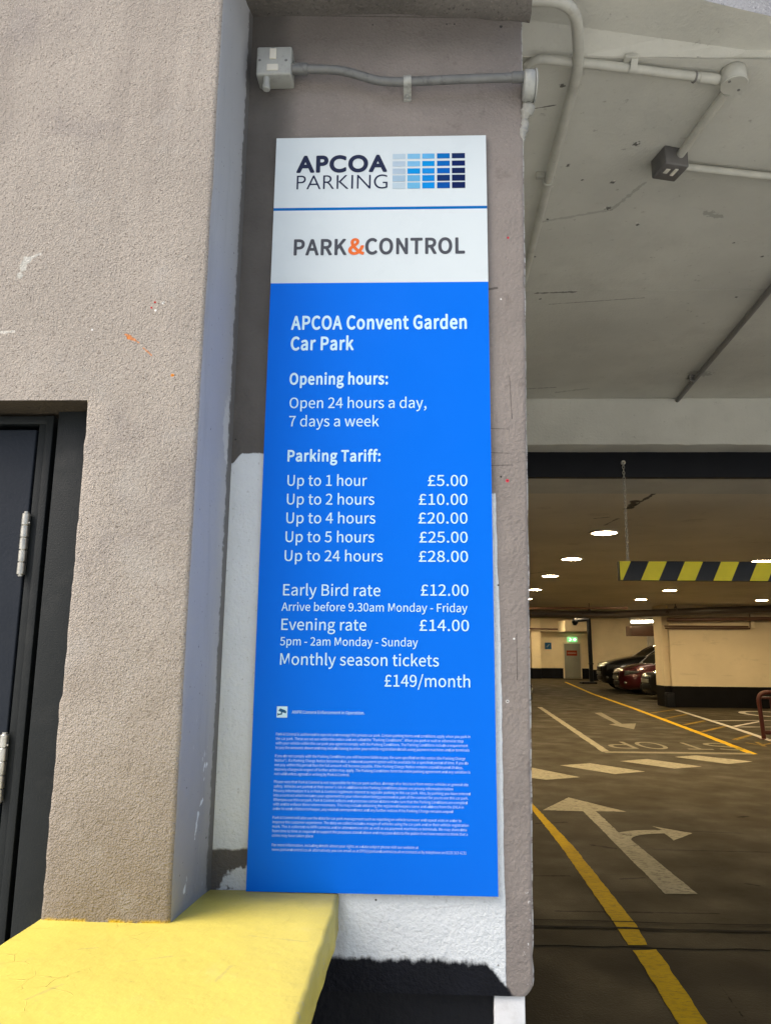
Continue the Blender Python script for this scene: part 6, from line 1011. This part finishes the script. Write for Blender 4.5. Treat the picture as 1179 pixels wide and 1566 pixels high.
b.add([(cx_.x+.05, cx_.y-.3, .006), (cx_.x+.9, cx_.y-.3, .006), (cx_.x+.9, cx_.y-.1, .006), (cx_.x+.05, cx_.y-.1, .006)], [(0, 1, 2, 3)])
tag(b.build('wheelchair_symbol', M['cleanw']), 'white round part of a wheelchair symbol painted before the cream wall', 'road marking')
for i, ((a, d_), lb) in enumerate(((((922, 1054.5), (962, 1055.5)), 'white bay line between the black car and the red car'), (((946, 1062.5), (1000, 1064)), 'white bay line beside the front wheel of the dark saloon'), (((976, 1071), (1030, 1072)), 'white bay line nearest the end of the cream wall'))):
    bandmark('bay_line', lb, [((a, d_), .13)], M['white'], group='white lines between the parking bays')
# STOP, to be read by drivers leaving
ya = onZ(1050, 1136.5).y; yb = onZ(1050, 1146.8).y; S0 = onZ(930.5, 1141); S1 = onZ(1121, 1142)
b = MB()
for ch, (u0, u1) in zip('STOP', ((875, 1003), (738, 850), (548, 672), (403, 518))):
    a = onZ(*c5((u1, 252))[0]); d_ = onZ(*c5((u0, 252))[0])
    text_in(b, ch, Vector((a.x, ya, .004)), Vector((-1, 0, 0)), Vector((0, -1, 0)), a.x-d_.x, ya-yb, 'M')
tag(b.build('stop_lettering', M['fadedw']), 'the word STOP painted upside down before the stop line', 'road marking'); merge_up(bpy.data.objects['stop_lettering'])
# threshold channel
y1_, y2_ = onZ(1000, 1413).y, onZ(1000, 1423).y
tc = thing('threshold_channel', 'dark double groove of a steel track across the entrance floor', 'channel', (2, y1_, 0))
for yy, wd in ((y1_, .011), (y2_, .022)):
    b = MB(); L_ = []; R_ = []
    for i in range(90):
        x = .2+i*.065; j = jit(x*5, 3)*.006+jit(x*19, 7)*.004
        L_.append((x, yy+j+wd/2*(1+.4*jit(x*8, 5)), .0055)); R_.append((x, yy+j-wd/2*(1+.4*jit(x*7, 6)), .0055))
    b.grid([R_, L_], smooth=False); b.build('groove', M['void'], tc)

# ================================================================== RED RAIL
p = onZ(1168.5, 1131); zt2 = onY(1168, 1059, p.y).z
rr = thing('red_rail', 'dark red tubular guard rail at the right edge before the cream wall', 'guard rail', tuple(p))
b = MB(); b.tube(fillet([(p.x, p.y, 0), (p.x-.05, p.y, zt2), (p.x+1.25, p.y, zt2), (p.x+1.25, p.y, 0)], .18, 8), .040, 14); b.build('hoop', M['redrail'], rr)
b = MB(); b.tube([(p.x, p.y, zt2-.10), (p.x+1.25, p.y, zt2-.10)], .022, 10); b.tube([(p.x, p.y, .12), (p.x+1.25, p.y, .12)], .04, 10); b.tube([(p.x+.2, p.y, .12), (p.x+.17, p.y, zt2-.1)], .02, 10); b.build('cross_bar', M['redrail'], rr)
b = MB(); b.box((p.x-.08, p.y-.08, 0), (p.x+.08, p.y+.08, .012)); b.build('base_plate', M['redrail'], rr)

# ================================================================== CARS
def carpaint(name, col):
    n = NT(name); return n.out(vary(n, col, .03, 2, vec=n.obj()), .28, .25, .5, None, 1.0)
M['glass'] = paint('car_glass', (.012, .014, .014), .06, .05, 3, 0, spec=.8, local=True); M['tyre'] = paint('tyre_rubber', (.012, .012, .012), .8, .1, 10, .001, 40, local=True)
M['alloy'] = paint('alloy_rim', (.35, .35, .36), .35, .1, 10, 0, metal=.8, local=True); M['hl'] = paint('headlight_glass', (.12, .125, .13), .12, .3, 20, 0, metal=.3, coat=1, local=True)
M['trim'] = paint('black_plastic_trim', (.012, .012, .013), .5, .1, 10, 0, local=True); M['plate'] = paint('white_number_plate', (.32, .32, .29), .5, .03, 10, 0, local=True); M['glint'] = paint('trim_glint_paint', (.8, .8, .8), .3, .05, 10, 0, metal=.5, local=True)
def smooth(pts, x):                                  # monotone-ish cubic through control points
    for i in range(len(pts)-1):
        if x <= pts[i+1][0] or i == len(pts)-2:
            x0, y0 = pts[i]; x1, y1 = pts[i+1]; t = max(0, min(1, (x-x0)/(x1-x0)))
            sl = lambda k: (pts[min(k+1, len(pts)-1)][1]-pts[max(k-1, 0)][1])/(pts[min(k+1, len(pts)-1)][0]-pts[max(k-1, 0)][0])
            m0, m1 = sl(i)*(x1-x0), sl(i+1)*(x1-x0)
            return (2*t**3-3*t*t+1)*y0+(t**3-2*t*t+t)*m0+(-2*t**3+3*t*t)*y1+(t**3-t*t)*m1
def car(name, label, mat, L, Wd, H, hood, belt, wb, roof0, roof1, wr, cl, boxy=0.0):
    """nose at x = 0 facing -x; hood = height of the bonnet's front, belt = window sill height, wb = windscreen foot, roof0/1 = roof span"""
    t = thing(name, label, 'car', (0, 0, 0)); hw = Wd/2
    top = [(0, hood*.80), (.10, hood*.96), (.35, hood+.03), (wb*.6, lerp(hood+.04, belt, .62)), (wb, belt+.02), (roof0, belt+.04), (roof1, belt+.06), (L-.35, belt+.03), (L-.06, belt-.05), (L, belt-.25)]
    wid = [(0, hw*.34), (.06, hw*.58), (.16, hw*.76), (.36, hw*.92), (.8, hw*.99), (1.6, hw), (L-1.2, hw), (L-.4, hw*.95), (L-.08, hw*.82), (L, hw*.7)]
    bot = [(0, cl+.10), (.12, cl), (L-.2, cl), (L, cl+.15)]
    xs = [0, .02, .05, .1, .16, .24, .34, .46, .6]+[.6+(L-1.0)*i/26 for i in range(1, 27)]+[L-.3, L-.2, L-.12, L-.06, L-.02, L]
    rows = []
    for x in xs:
        zt_, wv, zb = smooth(top, x), smooth(wid, x), pwl(x, bot); zt_ = max(zt_, zb+.25); hh = zt_-zb
        half = [(0, zb), (wv*.80, zb), (wv*.95, zb+hh*.10), (wv*.985, zb+hh*.28), (wv, zb+hh*.52), (wv*.985, zb+hh*.68), (wv*.965, zb+hh*.74), (wv*.93, zb+hh*.92), (wv*.86, zb+hh*.985), (wv*.55, zt_+.012), (0, zt_+.02)]
        rows.append([(x, -y, z) for y, z in half]+[(x, y, z) for y, z in half[::-1][1:]])
    b = MB(); b.grid(rows); b.add(rows[0], [list(range(len(rows[0])))[::-1]]); b.add(rows[-1], [list(range(len(rows[-1])))])
    merge_smooth(b.build('body', mat, t, True), 50)
    # cabin: glass with a body-coloured roof and pillars
    rows = []; gx = [wb+(roof0-wb)*i/8 for i in range(9)]+[roof0+(roof1-roof0)*i/10 for i in range(1, 11)]+[roof1+(L-.25-roof1)*i/6 for i in range(1, 7)]
    ru = [(wb, belt), (lerp(wb, roof0, .55), lerp(belt, H, .66)), (roof0, H-.045), (lerp(roof0, roof1, .4), H), (roof1, H-.05), (lerp(roof1, L-.25, .6), lerp(H, belt, .45)), (L-.25, belt)]
    for x in gx:
        zr = max(smooth(ru, x), belt+.005); f = (zr-belt)/(H-belt); by = smooth(wid, x)*.93; zb = smooth(top, x)-.05
        wt = lerp(by*.97, hw*.70, max(0, f))
        half = [(by, zb), (lerp(by, wt, .5)+.015*f, lerp(zb, zr, .5)), (lerp(by, wt, .84)+.012*f, lerp(zb, zr, .86)), (wt*.95, lerp(zb, zr, .97)), (wt*.78, zr+.004), (wt*.4, zr+.014), (0, zr+.018)]
        rows.append([(x, -y, z) for y, z in half]+[(x, y, z) for y, z in half[::-1][1:]])
    b = MB()
    def mf(i, j):
        jj = min(j, 11-j); mid = (gx[i]+gx[i+1])/2
        if jj <= 1:                                   # side windows, with pillars
            q = (mid-roof0)/(roof1-roof0)
            return 1 if (abs(q-.42) < .05 or q > 1.02) else 0
        if jj == 2: return 1
        return 0 if (mid < roof0-.02 or mid > roof1+.05) else 1
    b.grid(rows, mfun=mf); merge_smooth(b.build('cabin', [M['glass'], mat], t, True), 60)
    # roof edge trim made pale, lamp reflections put into its colour
    for s_ in (-1, 1):
        b = MB(); b.tube([(x, s_*(abs(r_[2][1])+.006), r_[2][2]+.004) for x, r_ in zip(gx[0:20], rows[0:20])], .016, 6); b.build('trim_glint', M['glint'], t, True)
    for i, (ax_, s_) in enumerate(((.86, -1), (.86, 1), (L-.85, -1), (L-.85, 1))):
        yo = s_*(hw-.20); b = MB()
        prof = [(0, wr*.66), (.02, wr*.95), (.05, wr), (.17, wr), (.20, wr*.95), (.212, wr*.70), (.19, wr*.66)]
        rws2 = [[(ax_+r_*_m.cos(2*_m.pi*k/28), yo+s_*o_, wr+r_*_m.sin(2*_m.pi*k/28)) for k in range(29)] for o_, r_ in prof]
        b.grid(rws2); wh = b.build('wheel', M['tyre'], t, True)
        b = MB(); b.cyl((ax_, yo+s_*.188, wr), (0, s_, 0), wr*.16, .012, 14)
        for k in range(5):
            a_ = 2*_m.pi*k/5; e1 = Vector((_m.cos(a_), 0, _m.sin(a_))); e2 = Vector((-_m.sin(a_), 0, _m.cos(a_))); c0_ = Vector((ax_, yo+s_*.19, wr))
            pts = [c0_+e1*wr*.1-e2*wr*.11, c0_+e1*wr*.66-e2*wr*.09, c0_+e1*wr*.66+e2*wr*.09, c0_+e1*wr*.1+e2*wr*.11]
            b.add(pts+[q+Vector((0, s_*.012, 0)) for q in pts], [(4, 5, 6, 7), (0, 1, 5, 4), (1, 2, 6, 5), (2, 3, 7, 6)])
        b.ring((ax_, yo+s_*.195, wr), (0, 1, 0), wr*.66, .012, 28); b.build('rim', M['alloy'], wh, True)
        b = MB(); zt2_ = wr+.0; arc = [(ax_+(wr+.045)*_m.cos(_m.pi*k/16), s_*(smooth(wid, ax_)+.004), wr+(wr+.045)*_m.sin(_m.pi*k/16)) for k in range(17)]
        inn = [(ax_+(wr+.0)*_m.cos(_m.pi*k/16), s_*(smooth(wid, ax_)+.004), wr+(wr+.0)*_m.sin(_m.pi*k/16)) for k in range(17)]
        b.grid([arc, inn]); b.add(inn+[(ax_, s_*(smooth(wid, ax_)+.0005), wr)], [[k, k+1, 17] for k in range(16)]); b.add([(ax_-wr-.045, s_*(smooth(wid, ax_)+.002), wr), (ax_+wr+.045, s_*(smooth(wid, ax_)+.002), wr), (ax_+wr+.04, s_*(smooth(wid, ax_)-.02), cl), (ax_-wr-.04, s_*(smooth(wid, ax_)-.02), cl)], [(0, 1, 2, 3)])
        b.build('wheel_arch', M['trim'], t, True)
    for s_ in (-1, 1):
        b = MB(); rr_ = []
        for i in range(9):                            # headlight wraps the front corner
            u = i/8; x = .12+.40*u*u; yv = smooth(wid, x)*.985+.006; zc_ = hood*.83+.05*u; hh = .075*(1-.75*u)*(1+.6*boxy)
            rr_.append([(x-.012, s_*yv, zc_-hh), (x-.02, s_*(yv+.012), zc_), (x-.012, s_*yv, zc_+hh)])
        b.grid(rr_); b.ball((.22, s_*smooth(wid, .22)*.95, hood*.83), (.05, .05, .045)); b.build('headlight', M['hl'], t, True)
        b = MB(); b.ball((.13, s_*smooth(wid, .12)*.94, cl+.22), (.06, .06, .05)); b.build('fog_light', M['hl'], t, True)
        b = MB(); xm = wb+.38; b.ball((xm, s_*(hw+.07), belt+.07), (.07, .12, .075)); b.tube([(xm+.05, s_*hw*.93, belt), (xm, s_*(hw+.03), belt+.04)], .025, 8); b.build('mirror', mat, t, True)
    b = MB(); b.box((-.02, -hw*.32, hood*.68), (.10, hw*.32, hood*.86), bev=.02); b.box((-.02, -hw*.36, cl+.12), (.12, hw*.36, cl+.28), bev=.03); b.build('grille', M['trim'], t, True)
    b = MB()
    for k in (.74, .82): b.box((-.032, -hw*.30, hood*k), (-.02, hw*.30, hood*k+.012))
    b.build('grille_bar', M['alloy'], t, True)
    b = MB(); b.box((-.045, -.26, cl+.32), (-.02, .26, cl+.43), bev=.004); b.build('number_plate', M['plate'], t, True)
    return t
def park(t, px, Y, rz, zref=.7):
    p = onY(px, 1010, Y); t.location = (p.x, Y, 0); t.rotation_euler = (0, 0, math.radians(rz)); t.scale = (1.17,)*3
black = carpaint('black_car_paint', (.008, .008, .008)); red = carpaint('dark_red_car_paint', (.055, .003, .006)); dark = carpaint('charcoal_car_paint', (.016, .015, .014))
s1 = car('estate_car', 'tall black car farthest along the row, nose beside the black pipe', black, 4.8, 1.90, 1.70, .98, 1.20, 1.45, 2.30, 4.1, .38, .24, 1)
park(s1, 916, 31.6, 0)
s2 = car('hatchback', 'dark red hatchback parked between two dark cars', red, 3.9, 1.70, 1.38, .82, .97, 1.02, 1.52, 3.2, .31, .16, .3)
park(s2, 941, 28.1, 1)
s3 = car('saloon_car', 'charcoal car with a sloping bonnet in front of the red hatchback', dark, 4.6, 1.80, 1.44, .74, .92, 1.35, 2.2, 3.5, .32, .15, .2)
park(s3, 986, 25.0, 4)
s4 = car('compact_car', 'black car almost hidden behind the end of the cream wall, plate showing', black, 4.2, 1.76, 1.46, .82, .95, 1.15, 1.9, 3.4, .32, .16, .5)
park(s4, 1012, 22.75, 3)
s5 = car('parked_car', 'dark car whose nose just shows past the wall edge at left', dark, 4.2, 1.76, 1.46, .80, .95, 1.15, 1.9, 3.4, .32, .16, .5)
p = onY(810.5, 1070, 18.9); s5.location = (p.x, 18.9, 0); s5.rotation_euler = (0, 0, math.radians(178))
